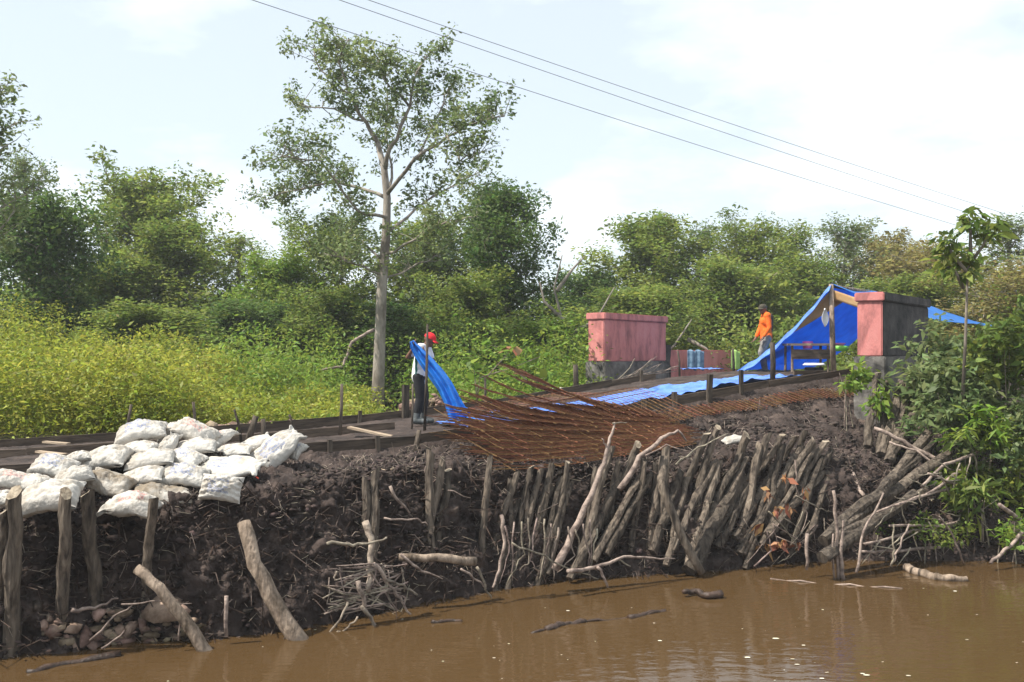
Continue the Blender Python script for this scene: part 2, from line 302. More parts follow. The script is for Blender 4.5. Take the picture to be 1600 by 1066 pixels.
# ------------------------------------------------------------------ formwork: planks and stakes
RZ = math.atan2(EY, EX)
def formwork(name, label, t, s0, s1, seg, h, stakes, dz=0):
    x, y = xy(s0, t); root = empty(name, (x, y, float(ip(TOP, s0))-h)); tag(root, label, 'formwork'); o0 = Vector(root.location)
    s = s0; k = 0
    while s < s1-.2:
        e = min(s+seg*rnd.uniform(.85, 1.1), s1); a = Vector((*xy(s, t+.012*(k % 2)), float(ip(TOP, s))+dz+rnd.uniform(-.02, .02))); b = Vector((*xy(e, t+.012*(k % 2)), float(ip(TOP, e))+dz+rnd.uniform(-.02, .02)))
        L = (b-a).length; me = MB().box(((0, 0, 0)), L-.006, .03, h); o = me.build('plank', M['board'], root)
        o.location = (a+b)/2-Vector((0, 0, h/2))-o0; o.rotation_euler = (0, -math.asin((b.z-a.z)/L), RZ); s = e; k += 1
    for ss_, up, r in stakes:
        x, y = xy(ss_, t-.05); z = float(ip(TOP, ss_))+dz; p = Vector((x, y, z))-o0
        o = MB().box((0, 0, 0), r*2, r*1.6, up+h+.15).build('stake', M['board' if r < .03 else 'pile'], root); o.location = p+Vector((0, 0, (up-h-.15)/2)); o.rotation_euler = (rnd.uniform(-.05, .05), rnd.uniform(-.07, .07), RZ)
def sp(px, t): q = PT(px, 600, t); return st(q.x, q.y)[0]
formwork('front_formwork', 'row of dark boards edging the near side of the raised road', 13.03, -6, 15.6, 2.6, .24,
         [(sp(a, 13.0), u, r) for a, u, r in ((515, .04, .03), (590, .05, .03), (742, .06, .03), (940, .16, .045), (1005, .07, .04), (1053, .10, .04), (1107, .30, .045), (1157, .28, .035))])
formwork('rear_formwork', 'row of dark boards edging the far side of the road', 17.0, -8, 13.6, 3.0, .24, [(sp(632, 17), .5, .06), (sp(560, 17), .1, .03), (sp(1000, 17), .12, .03)])
formwork('inner_formwork', 'line of boards inside the road bed behind the sandbags', 15.4, -8, 6.6, 3.2, .17, [(sp(300, 15.4), .08, .03)], -.03)
def stick(name, label, cat, pts, r0, r1, m='stick', sides=6, group=None, wob=.1):
    n = len(pts); o = MB().tube(pts, [r0+(r1-r0)*i/(n-1) for i in range(n)], sides, wob).build(name, M[m], smooth=True); tag(local(o), label, cat, group); return o
for px0, py0, px1, py1, t, r, lb in ((534, 600, 531, 672, 14.5, .028, 'grey stake rising left of the pale tree trunk'), (668, 507, 663, 676, 14.6, .025, 'tall thin pole standing in front of the man in the red cap'),
        (645, 600, 643, 675, 14.8, .02, 'thin short stake beside the black trousers'), (400, 650, 385, 690, 13.6, .05, 'thick leaning log stake behind the sandbags'), (366, 640, 378, 688, 13.8, .02, 'thin stake leaning left of the thick log stake'),
        (452, 648, 462, 684, 14, .022, 'crooked short peg right of the sandbags'), (205, 632, 195, 678, 14, .022, 'slender leaning stick behind the leftmost top sandbag'), (302, 628, 304, 665, 15.6, .025, 'dark peg behind the highest sandbag'), (411, 655, 410, 690, 14.2, .04, 'stubby dark post right of the thick log stake'),
        (655, 672, 648, 700, 12.9, .04, 'short pale peg nailed at the front board below the man'), (899, 570, 899, 622, 17.6, .06, 'weathered grey post left of the pink wall'), (1207, 535, 1207, 600, 13.2, .05, 'square brown post in front of the man in orange'),
        (1145, 545, 1146, 590, 17.2, .03, 'slim stake in front of the low pink wall'), (1059, 548, 1062, 582, 17.4, .025, 'thin stick leaning by the pink wall'), (758, 590, 757, 635, 16.6, .025, 'short stick standing behind the rebar pile')):
    stick('wooden_stake', lb, 'stake', [PT(px1, py1+8, t), PT((px0+px1)/2+1, (py0+py1)/2, t), PT(px0, py0, t)], r*1.05, r*.9, 'pile')
for px, py, w, t, rz, lb in ((88, 692, 36, 14.5, .2, 'short pale plank lying on the boards at far left'), (80, 708, 46, 13.9, .35, 'pale plank lying below the other at far left')):
    q = PT(px, py, t); L = w*q.y/F*1.2; o = MB().box((0, 0, 0), L, .09, .025).build('loose_plank', M['plank']); o.location = q; o.rotation_euler = (0, .05, -rz); tag(o, lb, 'plank')
a, b = PT(588, 727, 11.65), PT(745, 728, 12.0); o = MB().box((0, 0, 0), (b-a).length, .14, .03).build('long_plank', M['plank']); o.location = (a+b)/2; o.rotation_euler = (.1, 0, math.atan2(b.y-a.y, b.x-a.x)); tag(o, 'long pale plank on the bank lip left of the rebar', 'plank')
a, b = PT(545, 668, 14.9), PT(640, 688, 14.2); o = MB().box((0, 0, 0), (b-a).length, .16, .03).build('long_plank', M['plank']); o.location = (a+b)/2; o.rotation_euler = (0, math.asin((a.z-b.z)/(b-a).length), math.atan2(b.y-a.y, b.x-a.x)); tag(o, 'pale plank lying in the road bed left of the man with the red cap', 'plank')
# ------------------------------------------------------------------ log piles along the bank
def pile(x0, y0, x1, y1, w, label, tt=None, tb=None, name='wooden_pile', cut=True, cat='pile', m='pile'):
    q = PT(x0, y0, 11); s = st(q.x, q.y)[0]; q = PT(x0, y0, float(ip(TW, s)+ip(LW, s))); s = st(q.x, q.y)[0]
    tl = float(ip(TW, s)+ip(LW, s)); tw_ = float(ip(TW, s))
    a = PT(x0, y0, tt or tl-.24); z1 = max(PT(x1, y1, tw_).z, 0); hl_ = float(ip(HL, s))
    b = PT(x1, y1, tb or tw_+(tl-tw_)*min(1, z1/hl_)**1.25-.10); r = w/2*a.y/F; d = b-a
    b = b+d.normalized()*.55+(Vector((-EY, EX, 0))*(.24 if x0 > 960 else .18) if not tb else Vector((0, 0, -.08))); d = b-a; n = 18; ns = 12; u = d.normalized().orthogonal().normalized(); vv = d.normalized().cross(u); sd = rnd.uniform(0, 90)
    pts = [a+d*(i/(n-1))+(u*perlin(np.array([[i*.23, sd, 1.5]]))[0]+vv*perlin(np.array([[i*.23, sd, 7.5]]))[0])*r*.9*min(1, i/3) for i in range(n)]; vs = []
    for i, p in enumerate(pts):
        for k in range(ns):
            c_, s2 = math.cos(6.2832*k/ns), math.sin(6.2832*k/ns); q = np.array([[c_*1.6+sd, s2*1.6, i*.22]]); q2 = np.array([[c_*4+sd, s2*4, i*.5]])
            rr = r*(.9+.14*i/n)*(1+.36*perlin(q)[0]+.42*perlin(q2)[0]); vs.append(p+(u*c_+vv*s2)*rr-b-(d.normalized()*r*.7*(c_*math.cos(sd)+s2*math.sin(sd)+.3*rnd.random()) if i == 0 else Vector()))
    root = MB(); root.add(vs, [(i*ns+k, i*ns+(k+1) % ns, (i+1)*ns+(k+1) % ns, (i+1)*ns+k) for i in range(n-1) for k in range(ns)]+[tuple(range((n-1)*ns, n*ns))])
    top = [Vector(x) for x in vs[:ns]]; cen = sum(top, Vector())/ns
    o = root.build(name, M[m], smooth=False); o.location = b; tag(o, label, cat, 'log piles driven into the bank' if name == 'wooden_pile' else None)
    if cut:
        MB().add([cen-d.normalized()*r*.06]+top, [(0, 1+(k+1) % ns, 1+k) for k in range(ns)]).build('cut_end', M['cut'], o)
    return o
PL = [(22, 770, 15, 965, 30, 'thick grey pile at the far left edge below the sandbags', 10.58, 10.78), (6, 800, 0, 900, 16, 'thin pile half cut off by the left picture edge', 10.6, 10.8), (103, 772, 95, 945, 24, 'tall tapering pile in front of the big left sandbag', 10.5, 10.8),
 (135, 772, 148, 920, 26, 'broad split pile right of the tapering one at left', 10.52, 10.82), (240, 780, 232, 890, 20, 'single pile in front of the sandbag tied with red string', 10.45, 10.75), (572, 750, 575, 830, 16, 'short pile with pale sawn top left of its taller twin'),
 (586, 735, 590, 875, 17, 'upright pile right of the short sawn one, mid left bank'), (673, 708, 680, 858, 18, 'left and tallest pile of the group of three near the long plank'), (692, 718, 672, 858, 15, 'slanting round pole crossing the group of three piles'), (700, 735, 688, 862, 15, 'ragged right pile of the group of three near the long plank'),
 (766, 716, 757, 880, 13, 'slender pile standing alone below the left end of the rebar'), (808, 738, 790, 815, 13, 'short leaning pile just right of the slender lone one'), (830, 730, 818, 825, 13, 'left pile of the close pair under the rebar'), (845, 735, 828, 832, 13, 'right pile of the close pair under the rebar'),
 (862, 728, 850, 845, 14, 'pile with flat pale top right of the close pair'), (887, 722, 876, 835, 11, 'thin taller pile behind its leaning neighbour under the rebar'), (888, 742, 868, 842, 12, 'leaning pile in front of the thin taller one'), (955, 702, 925, 840, 17, 'pile behind the long leaning branch, mid bank'),
 (997, 695, 985, 752, 17, 'stubby upright pile at the right end of the rebar'), (1040, 702, 1045, 800, 20, 'stout upright pile behind the bent pole'), (1000, 745, 965, 830, 15, 'left of two leaning piles beneath the curved branch'), (1018, 740, 985, 820, 14, 'right of two leaning piles beneath the curved branch'),
 (1065, 735, 1050, 815, 14, 'dark pile right of the bent pole'), (1105, 678, 1080, 762, 15, 'pile with white cut top near the white scrap'), (1122, 668, 1100, 765, 15, 'tallest pile beside the white scrap'), (1118, 722, 1085, 815, 16, 'lower leaning pile in front of the tallest one'),
 (1157, 742, 1112, 850, 27, 'thickest round leaning pile with bright sawn end'), (1167, 680, 1155, 742, 18, 'pile right of the white scrap on the bank lip'), (1200, 680, 1178, 770, 17, 'leaning pile with slanted top above the thickest one'), (1222, 680, 1195, 742, 14, 'narrow leaning pile with whitish peeled side'),
 (1243, 682, 1232, 722, 13, 'short narrow pile in the right row, back'), (1258, 675, 1245, 730, 13, 'highest small pile of the right row'), (1272, 688, 1235, 770, 18, 'stout leaning pile in the right row'), (1290, 690, 1265, 750, 14, 'leaning pile second from the right end of the row'),
 (1300, 702, 1272, 762, 14, 'rightmost leaning pile of the row'), (1285, 737, 1243, 805, 18, 'low leaning pile under the right end of the row'), (1180, 737, 1155, 815, 16, 'dark leaning pile right of the thickest one'), (1212, 732, 1183, 802, 16, 'dark leaning pile among hanging dead leaves')]
for a in PL: pile(*a[:4], a[4]*(.82 if a[0] < 780 else .76), *a[5:])
_r = random.Random(4); seen_ = set()
for x in range(800, 1300, 11):
    xx = x+_r.uniform(-5, 5); yt = float(np.interp(xx, [800, 900, 960, 1080, 1180, 1300], [745, 735, 715, 705, 695, 700]))+_r.uniform(0, 40); ln = _r.uniform(60, 120); lean = np.interp(xx, [800, 950, 1300], [.08, .18, .30])+_r.uniform(-.22, .2)
    nb_ = min(PL, key=lambda a: abs(a[0]-xx)+.5*abs(a[1]-yt)); lb = ('thin dark pile left of the ' if xx < nb_[0] else 'thin dark pile right of the ')+nb_[5]
    if lb in seen_: continue
    seen_.add(lb); pile(xx, yt, xx-ln*lean, yt+ln, _r.uniform(8, 13), lb, cut=False)
for a in ((1410, 597, 1390, 665, 14, 'left of the two upright logs below the blackened pillar', 10.9, 10.6), (1421, 600, 1402, 668, 14, 'right of the two upright logs below the blackened pillar', 10.8, 10.5), (1372, 583, 1362, 645, 12, 'slim log against the concrete pillar foot', 11.0, 10.8), (1388, 598, 1379, 662, 11, 'dark log between the pillar foot and the upright pair', 11.0, 10.7),
          (1437, 630, 1408, 682, 15, 'slanting log right of the upright pair by the pillar', 10.5, 10.3), (1467, 655, 1385, 757, 16, 'long log leaning down left through the right bushes', 10.0, 9.6), (1478, 712, 1330, 808, 16, 'upper lying log of the heap at right', 9.5, 9.3), (1432, 770, 1322, 838, 17, 'lowest lying log of the heap above the water', 9.1, 9.0),
          (1400, 745, 1322, 806, 18, 'thick short lying log at the left of the heap', 9.4, 9.3), (1443, 768, 1345, 812, 12, 'peeled thin log in the middle of the heap', 9.2, 9.1), (1460, 690, 1400, 745, 12, 'broken log end poking from the bushes at right', 9.8, 9.6)):
    pile(*a, name='log')
for pts, w, lb, t in (([(213, 888), (248, 920), (287, 965), (332, 1032)], 20, 'curved grey log sliding down the left bank into the water', (10.35, 10.2, 10.1, 10.0)), ([(380, 815), (398, 880), (432, 950), (474, 1010)], 27, 'thick pale log leaning from the bank into the water', (10.35, 10.15, 10.05, 9.9)), ([(625, 872), (680, 872), (742, 877)], 14, 'pale horizontal log lying across the bank foot', (10.4, 10.3, 10.35))):
    q = [PT(*p, k) for p, k in zip(pts, t)]; fine = []
    for i in range(len(q)-1):
        for k in range(3): fine.append(q[i].lerp(q[i+1], k/3)+Vector((rnd.uniform(-1, 1), 0, rnd.uniform(-1, 1)))*.012)
    fine.append(q[-1]); r = w/2*q[0].y/F; n = len(fine)
    tag(local(MB().tube(fine, [r*(.8+.3*i/n) for i in range(n)], 10, .07).build('log', M['log'], smooth=True)), lb, 'log')
# ------------------------------------------------------------------ sticks, roots and driftwood
def curve(pix, ts, r0, r1, jit=.015, sub=4):
    o = []
    if ts == 'w': q = [P(*p, CH*F/(p[1]-HZ)) for p in pix]
    else: q = [PT(*p, t) for p, t in zip(pix, ts if hasattr(ts, '__len__') else [ts]*len(pix))]; o = []
    for i in range(len(q)-1):
        for k in range(sub): o.append(q[i].lerp(q[i+1], k/sub)+Vector((rnd.uniform(-jit, jit), rnd.uniform(-jit, jit), rnd.uniform(-jit, jit))))
    o.append(q[-1]); n = len(o); return o, [r0+(r1-r0)*i/(n-1) for i in range(n)]
def branch(name, label, cat, curves, m='stick', sides=6):
    b = MB()
    for pix, ts, r0, r1 in curves: b.tube(*curve(pix, ts, r0, r1), sides, .08)
    o = local(b.build(name, M[m], smooth=True)); return tag(o, label, cat)
branch('leaning_branch', 'long dry branch leaning against the piles with forked tip', 'branch', [([(868, 890), (905, 815), (940, 735), (952, 690), (960, 660)], 10.2, .055, .012), ([(948, 700), (940, 685)], 10.2, .015, .006), ([(957, 662), (980, 660)], 10.2, .01, .004)])
branch('bent_pole', 'bent grey pole standing in front of the piles down to the water', 'pole', [([(1036, 715), (1034, 760), (1060, 825), (1096, 895)], (10.3, 10.15, 10.0, 9.9), .062, .055)], 'pile', 9)
branch('curved_branch', 'curved dry branch arching over the pile tops', 'branch', [([(968, 765), (1000, 715), (1035, 685), (1060, 673), (1073, 690)], 10.3, .045, .012), ([(1010, 712), (1040, 695), (1080, 705)], 10.25, .012, .005), ([(1055, 725), (1090, 700), (1135, 678)], 10.3, .018, .007)])
_r = random.Random(12)
_lb = ['lowest', 'second lowest', 'third lowest', 'middle', 'third highest', 'second highest', 'highest']
for k, (x0, y0, x1, y1) in enumerate(((1500, 850, 1345, 862), (1520, 815, 1350, 850), (1560, 800, 1390, 822), (1545, 760, 1370, 800), (1500, 735, 1400, 790), (1590, 770, 1450, 740), (1530, 705, 1440, 760))):
    branch('dead_branch', _lb[k]+' grey dead branch of the tangle on the right bank', 'branch', [([(x0, y0), ((x0+x1)/2+_r.uniform(-10, 10), (y0+y1)/2+_r.uniform(-14, 14)), (x1, y1)], (9.1, 9.0, 8.9), .028, .018)]+[([(x1+(x0-x1)*f, y1+(y0-y1)*f), (x1+(x0-x1)*f+_r.uniform(-40, 25), y1+(y0-y1)*f+_r.uniform(-35, 45))], 8.9, .012, .005) for f in (.15, .35, .5, .65, .85)])
branch('bent_branch', 'pale bent branch on mud between pile row and log heap', 'branch', [([(1303, 715), (1330, 738), (1350, 775)], (10.6, 10.2, 9.8), .035, .03)])
branch('long_branch', 'long forked dry branch lying over the right log heap', 'branch', [([(1365, 668), (1410, 690), (1460, 715), (1510, 755), (1560, 800)], (10.2, 9.9, 9.6, 9.3, 9.0), .03, .045), ([(1390, 690), (1430, 705), (1480, 735)], (9.9, 9.7, 9.4), .015, .02)])
def twigs(name, cat, items, m='stick'):
    for lb, c in items: branch(name, lb, cat, [c], m)
branch('root_tangle', 'tangle of pale roots hanging over water below the short pile', 'roots',
  [([(572, 815), (580, 850), (577, 890), (576, 925)], (10.3, 10.2, 10.15, 10.1), .045, .03), ([(510, 848), (545, 852), (575, 850), (604, 840)], 10.1, .02, .012), ([(585, 880), (605, 910), (625, 935), (642, 960)], 10.1, .028, .012),
   ([(560, 910), (570, 950), (590, 980), (615, 995)], 10.0, .03, .012), ([(600, 905), (630, 915), (652, 930)], 10.1, .02, .014), ([(565, 945), (583, 975), (586, 1000)], 9.95, .022, .012), ([(545, 940), (525, 975), (505, 1005)], 10.0, .016, .008), ([(560, 965), (545, 980), (522, 992)], 9.95, .012, .006)]
  + [([(rnd.uniform(500, 640), rnd.uniform(880, 960)) for _ in range(3)], 10.1, .010, .005) for _ in range(30)])
branch('root_sprays', 'spindly roots dangling above water under the rebar', 'roots', [([(782, 805), (790, 845), (780, 890), (770, 918)], (10.3, 10.25, 10.2, 10.1), .025, .014), ([(745, 885), (757, 915), (768, 935)], 10.2, .02, .01), ([(800, 850), (850, 870), (900, 893), (935, 905)], 10.1, .014, .008)]
  + [([(x, rnd.uniform(800, 840)), (x+rnd.uniform(-14, 14), rnd.uniform(850, 880)), (x+rnd.uniform(-24, 24), rnd.uniform(890, 915))], 10.15, .012, .005) for x in range(790, 940, 12)])
branch('dry_branch', 'pale forked branch lying on the waterline left of the bent pole', 'branch', [([(885, 893), (930, 888), (975, 868), (1010, 872), (1055, 873)], 9.95, .03, .008), ([(935, 885), (945, 905), (950, 918)], 9.9, .02, .012), ([(965, 872), (985, 885)], 9.95, .014, .008)])
branch('dry_twigs', 'dry twig with hanging dead brown leaves at the right pile row', 'branch', [([(1243, 720), (1245, 770), (1262, 800), (1250, 840)], 9.9, .012, .006), ([(1245, 775), (1280, 795), (1300, 800)], 9.85, .012, .005), ([(1200, 800), (1230, 830), (1250, 860), (1215, 880)], 9.8, .012, .005), ([(1180, 885), (1205, 860), (1198, 830)], 9.8, .014, .006)] + [([(rnd.uniform(1160, 1300), rnd.uniform(790, 840)), (rnd.uniform(1160, 1300), rnd.uniform(840, 885))], 9.85, .007, .004) for _ in range(14)])
twigs('upright_stick', 'stick', [('tallest thin stick of the upright cluster standing in the water', ([(1303, 768), (1307, 830), (1310, 905)], 8.95, .02, .025)), ('shorter thick stick right of the tallest in the water cluster', ([(1318, 815), (1314, 860), (1318, 908)], 8.9, .018, .03)), ('thinnest stick left of the tallest in the water cluster', ([(1300, 835), (1304, 905)], 8.95, .012, .014)), ('long bowed stick rising from water up to the log heap', ([(1380, 770), (1350, 830), (1338, 895)], 8.8, .012, .02)), ('short pale stump in shade left of the upright sticks', ([(1262, 835), (1260, 890)], 9.2, .025, .02))])
branch('forked_stick', 'forked twig rising from the water right of the bowed stick', 'stick', [([(1420, 820), (1400, 865), (1392, 885)], 8.6, .012, .016), ([(1395, 818), (1397, 860), (1392, 885)], 8.6, .01, .014)])
twigs('driftwood_stick', 'stick', [('thin crooked stick hanging to the water below the right bushes', ([(1468, 805), (1490, 840), (1505, 880)], 8.4, .012, .014)), ('dark stick leaning into the water near the right picture edge', ([(1600, 828), (1570, 860), (1548, 880)], 8.2, .03, .022)), ('grey pole end under leaves at the right picture edge', ([(1560, 790), (1600, 815)], 8.3, .03, .03))])
branch('floating_branch', 'long dark drifting branch lying low in the brown water', 'driftwood', [([(832, 990), (870, 978), (905, 972), (960, 968), (1010, 960), (1040, 955)], 'w', .018, .014), ([(855, 984), (880, 976), (915, 972)], 'w', .045, .03), ([(985, 966), (1010, 959), (1040, 954)], 'w', .04, .02)], 'wetwood', 8)
o = branch('floating_stub', 'crooked wet wood stub poking from the water mid right', 'driftwood', [([(1067, 933), (1085, 930), (1105, 936), (1127, 934)], 'w', .03, .05)], 'wetwood', 8); o.location.z += .05
branch('floating_log', 'half sunk dark log in water at the lower left', 'driftwood', [([(40, 1052), (100, 1038), (188, 1024)], 'w', .03, .05)], 'wetwood', 8)
branch('floating_bark', 'dark flat bark piece floating right of the root tangle', 'driftwood', [([(676, 974), (700, 971), (722, 971)], 'w', .03, .018)], 'wetwood', 8)
branch('floating_pole', 'thin straight pole floating in front of the upright sticks', 'driftwood', [([(1205, 905), (1300, 913), (1410, 920)], 'w', .012, .012)], 'stick', 6)
o = branch('cut_log', 'log with orange sawn end floating by the right bank', 'log', [([(1414, 890), (1440, 899), (1466, 906)], 'w', .06, .06), ([(1460, 905), (1490, 908), (1512, 908)], 'w', .055, .04)], 'log', 9); o.location.z += .03
twigs('stray_twig', 'twig', [('knobby grey twig on mud right of the split left pile', ([(110, 955), (150, 950), (185, 935)], 10.45, .025, .008)), ('slanting thin twig under the knobby one at left', ([(140, 1000), (180, 965), (212, 938)], 10.35, .012, .006)), ('long level twig behind the curved grey log', ([(190, 945), (250, 940), (300, 943)], 10.3, .01, .005)), ('short twig over the tan clay at left', ([(160, 1015), (195, 985)], 10.3, .012, .006)), ('dark upright root end between the two big leaning logs', ([(352, 930), (354, 995)], 10.1, .025, .02)), ('thin upright twig left of the curved grey log foot', ([(278, 1000), (283, 960)], 10.1, .012, .006)),
 ('level root between the twin piles and the group of three', ([(600, 810), (650, 812), (668, 820)], 10.6, .014, .01)), ('slanting stick on the mud above the level root', ([(608, 762), (640, 802)], 10.7, .022, .014)), ('pale twig pointing right below the horizontal log', ([(628, 868), (660, 892), (692, 905)], 10.2, .02, .008)), ('small twig right of the group of three piles', ([(700, 765), (735, 778)], 10.8, .01, .006)), ('root curving to water beneath the horizontal log', ([(720, 890), (745, 905), (760, 920)], 10.2, .016, .01))])
branch('brushwood', 'heap of grey brushwood lying against the pink wall foot', 'brushwood', [([(900, 622), (960, 603), (1010, 590), (1060, 572)], 17.4, .03, .012), ([(930, 618), (985, 590), (1020, 568)], 17.4, .02, .008), ([(960, 600), (985, 575), (992, 560)], 17.5, .015, .006)] + [([(rnd.uniform(900, 960), rnd.uniform(600, 625)), (rnd.uniform(970, 1000), rnd.uniform(585, 600)), (rnd.uniform(1010, 1065), rnd.uniform(555, 580))], 17.4, .014, .006) for _ in range(12)])
# ------------------------------------------------------------------ sandbags
def bagmesh(seed, neck, m):
    r = np.random.RandomState(seed); a = b = 34; g = np.sin(np.linspace(-1, 1, a)*1.5708); U, Vv = np.meshgrid(g, g, indexing='ij'); sides = []
    for sg in (1, -1):                                 # two cloth faces of a stuffed pillow, seams pulled in between the corners
        th = ((1-np.abs(U)**3.2)*(1-np.abs(Vv)**2.6)).clip(0)**.55; x = .5*U*(1-.07*(1-Vv**2)*np.abs(U)**6); y = .31*Vv*(1-.06*(1-U**2)*np.abs(Vv)**6); z = sg*.165*th*(1 if sg > 0 else .75)
        if neck:
            k = np.clip((x-.22)/.26, 0, 1); y = y*(1-.70*k**1.3); x = x+k*.14; fl = np.clip((x-.52)/.10, 0, 1); y = y*(1+1.9*fl); z = z+.035*np.sin(Vv*11+seed)*fl+.02*k*np.sin(Vv*17+seed); z = z*(1-.3*k)
        e = np.clip((np.abs(U)-.45)/.5, 0, 1)*(1-np.clip((np.abs(U)-.97)*30, 0, 1)); z = z+sg*.020*e*np.sin(Vv*15+seed*2+U*3)
        p = np.stack([x, y, z], -1); q = np.stack([x, y, 0*z], -1); lo_ = fbm(q*3.1+seed*5.1, 3); cre = np.abs(fbm(q*np.array([4.5, 7, 1])+seed*3, 3))
        p[..., 2] += .07*lo_*th+.0-sg*.05*np.exp(-(cre/.07)**2)*th-.10*x*r.uniform(-1, 1)*0; p[..., 0] += .03*fbm(q*4+seed, 2); p[..., 1] += .03*fbm(q*4+seed+40, 2); p[..., 2] += .07*np.sin(x*3+seed); sides.append(p)
    p = np.stack(sides); gf = grid_faces(a, b); Q = np.concatenate([gf, gf[:, ::-1]+a*b])
    me_o = npmesh('t', p.reshape(-1, 3), Q, M[m], smooth=True); me = me_o.data; bpy.data.objects.remove(me_o); return me
BM = {(k, n, m): bagmesh(k, n, m) for k, n, m in ((1, 0, 'bag'), (2, 0, 'bagblue'), (3, 0, 'bagred'), (4, 0, 'bagdirt'), (5, 1, 'bag'), (6, 1, 'bagblue'), (7, 0, 'bag'), (8, 1, 'bagred'))}
def bag(key, px, py, w, h, t, rot, roll, pitch, label, tie=False):
    q = PT(px, py, t); sc = 1.06*w*q.y/F; roll = -roll; o = link('sandbag', BM[key]); o.location = q; hs = h*q.y/F
    o.scale = (sc*.96, sc*1.0, max(.7*sc, min(1.45*sc, hs*2.7))); o.rotation_euler = (R(roll), R(-pitch), R(rot)); tag(o, label, 'sandbag', 'filled woven sacks on the bank')
    if tie: c = MB(); c.tube([Vector((.50, .09*math.cos(a), .07*math.sin(a))) for a in [k*.5236 for k in range(13)]], .012, 5, 0, False); c.tube([(.5, -.08, .02), (.56, -.16, .03), (.66, -.2, 0)], .01, 5); c.build('tie_string', M['rope'], o)
B_ = [((2, 0, 'bagblue'), 221, 680, 78, 34, 12.3, 12, -18, 16, 'long top sandbag slanting at the upper left of the heap'), ((1, 0, 'bag'), 273, 678, 48, 34, 12.45, 70, 0, 20, 'sandbag tucked behind the highest one'), ((3, 0, 'bagred'), 306, 677, 66, 40, 12.25, -14, -22, -8, 'highest sandbag, with faint red lettering on top'),
 ((8, 1, 'bagred'), 344, 690, 46, 36, 12.3, 40, -10, 34, 'small sandbag with red print and pointed corner'), ((5, 1, 'bag'), 258, 697, 44, 26, 11.95, 60, -10, 30, 'crumpled sack neck in the middle of the heap'), ((7, 0, 'bag'), 214, 705, 62, 26, 11.95, -6, -10, 0, 'white sandbag just below the long top one'),
 ((1, 0, 'bag'), 305, 703, 66, 28, 11.95, 8, -12, 0, 'white sandbag directly below the highest one'), ((7, 0, 'bag'), 166, 720, 76, 38, 11.85, -4, -24, 0, 'large cream sandbag at left centre of the heap'), ((1, 0, 'bag'), 236, 722, 74, 30, 11.65, 10, -14, 4, 'wrinkled sandbag in the middle of the heap'), ((2, 0, 'bagblue'), 288, 720, 62, 28, 11.7, -18, -14, 0, 'sandbag with small blue mark mid heap'),
 ((7, 0, 'bag'), 360, 709, 66, 24, 12.05, 6, -10, 0, 'flat sandbag behind the one with dark blue neck'), ((5, 1, 'bag'), 386, 695, 60, 24, 12.3, 25, -10, 14, 'rolled sandbag with knotted end near the thick stake'), ((6, 1, 'bagblue'), 425, 708, 84, 36, 11.95, 38, -26, 28, 'right sandbag with its open mouth standing up'), ((2, 0, 'bagblue'), 462, 706, 40, 34, 12.0, 70, -10, 30, 'small rightmost sandbag of the heap'),
 ((6, 1, 'bagblue'), 352, 731, 96, 30, 11.45, -10, -24, -4, 'striped sandbag with dark blue neck and red string', 1), ((2, 0, 'bagblue'), 346, 764, 64, 50, 10.78, -3, -66, -4, 'upright sandbag with blue print hanging over the bank edge'), ((2, 0, 'bagblue'), 287, 747, 74, 32, 11.35, 4, -26, 0, 'sandbag with blue lettering left of the upright one'), ((7, 0, 'bag'), 222, 748, 68, 28, 11.4, 8, -20, 4, 'smooth white sandbag between the dirty one and the lettered one'),
 ((4, 0, 'bagdirt'), 172, 753, 72, 38, 11.3, -12, -26, -8, 'mud smeared sandbag with dark end'), ((4, 0, 'bagdirt'), 255, 771, 90, 34, 11.15, 16, -12, -4, 'flat dusty sandbag behind the one tied in red'), ((8, 1, 'bagred'), 208, 796, 76, 44, 10.85, 176, 18, 6, 'front sandbag tied with red string at its left end', 1), ((1, 0, 'bag'), 116, 750, 58, 38, 11.25, 30, -20, 10, 'sandbag left of the mud smeared one'),
 ((2, 0, 'bagblue'), 84, 732, 66, 32, 11.5, -8, -30, -4, 'sandbag with blue emblem above the biggest front sandbag'), ((1, 0, 'bag'), 78, 783, 96, 50, 10.9, 6, -30, 4, 'biggest front sandbag behind the left piles'), ((3, 0, 'bagred'), 24, 752, 62, 32, 11.25, 10, -24, 0, 'sandbag with red seam near the left picture edge'), ((7, 0, 'bag'), 2, 783, 48, 40, 10.95, 0, -24, 0, 'lowest sandbag cut off by the left picture edge'),
 ((7, 0, 'bag'), 122, 718, 40, 22, 11.9, 20, -10, 0, 'small sandbag at the upper left rim of the heap'), ((1, 0, 'bag'), 52, 760, 56, 30, 11.15, -20, -16, 0, 'sandbag wedged above the biggest front one')]
for a in B_: bag(*a)
for px, py, w, h, t, lb in ((871, 613, 34, 12, 18.2, 'white sack lying beyond the road left of the pink wall'), (1147, 690, 34, 16, 10.9, 'dirty white sack scrap among the pile tops')):
    bag((1, 0, 'bag'), px, py, w, h, t, 10, -10, 0, lb)
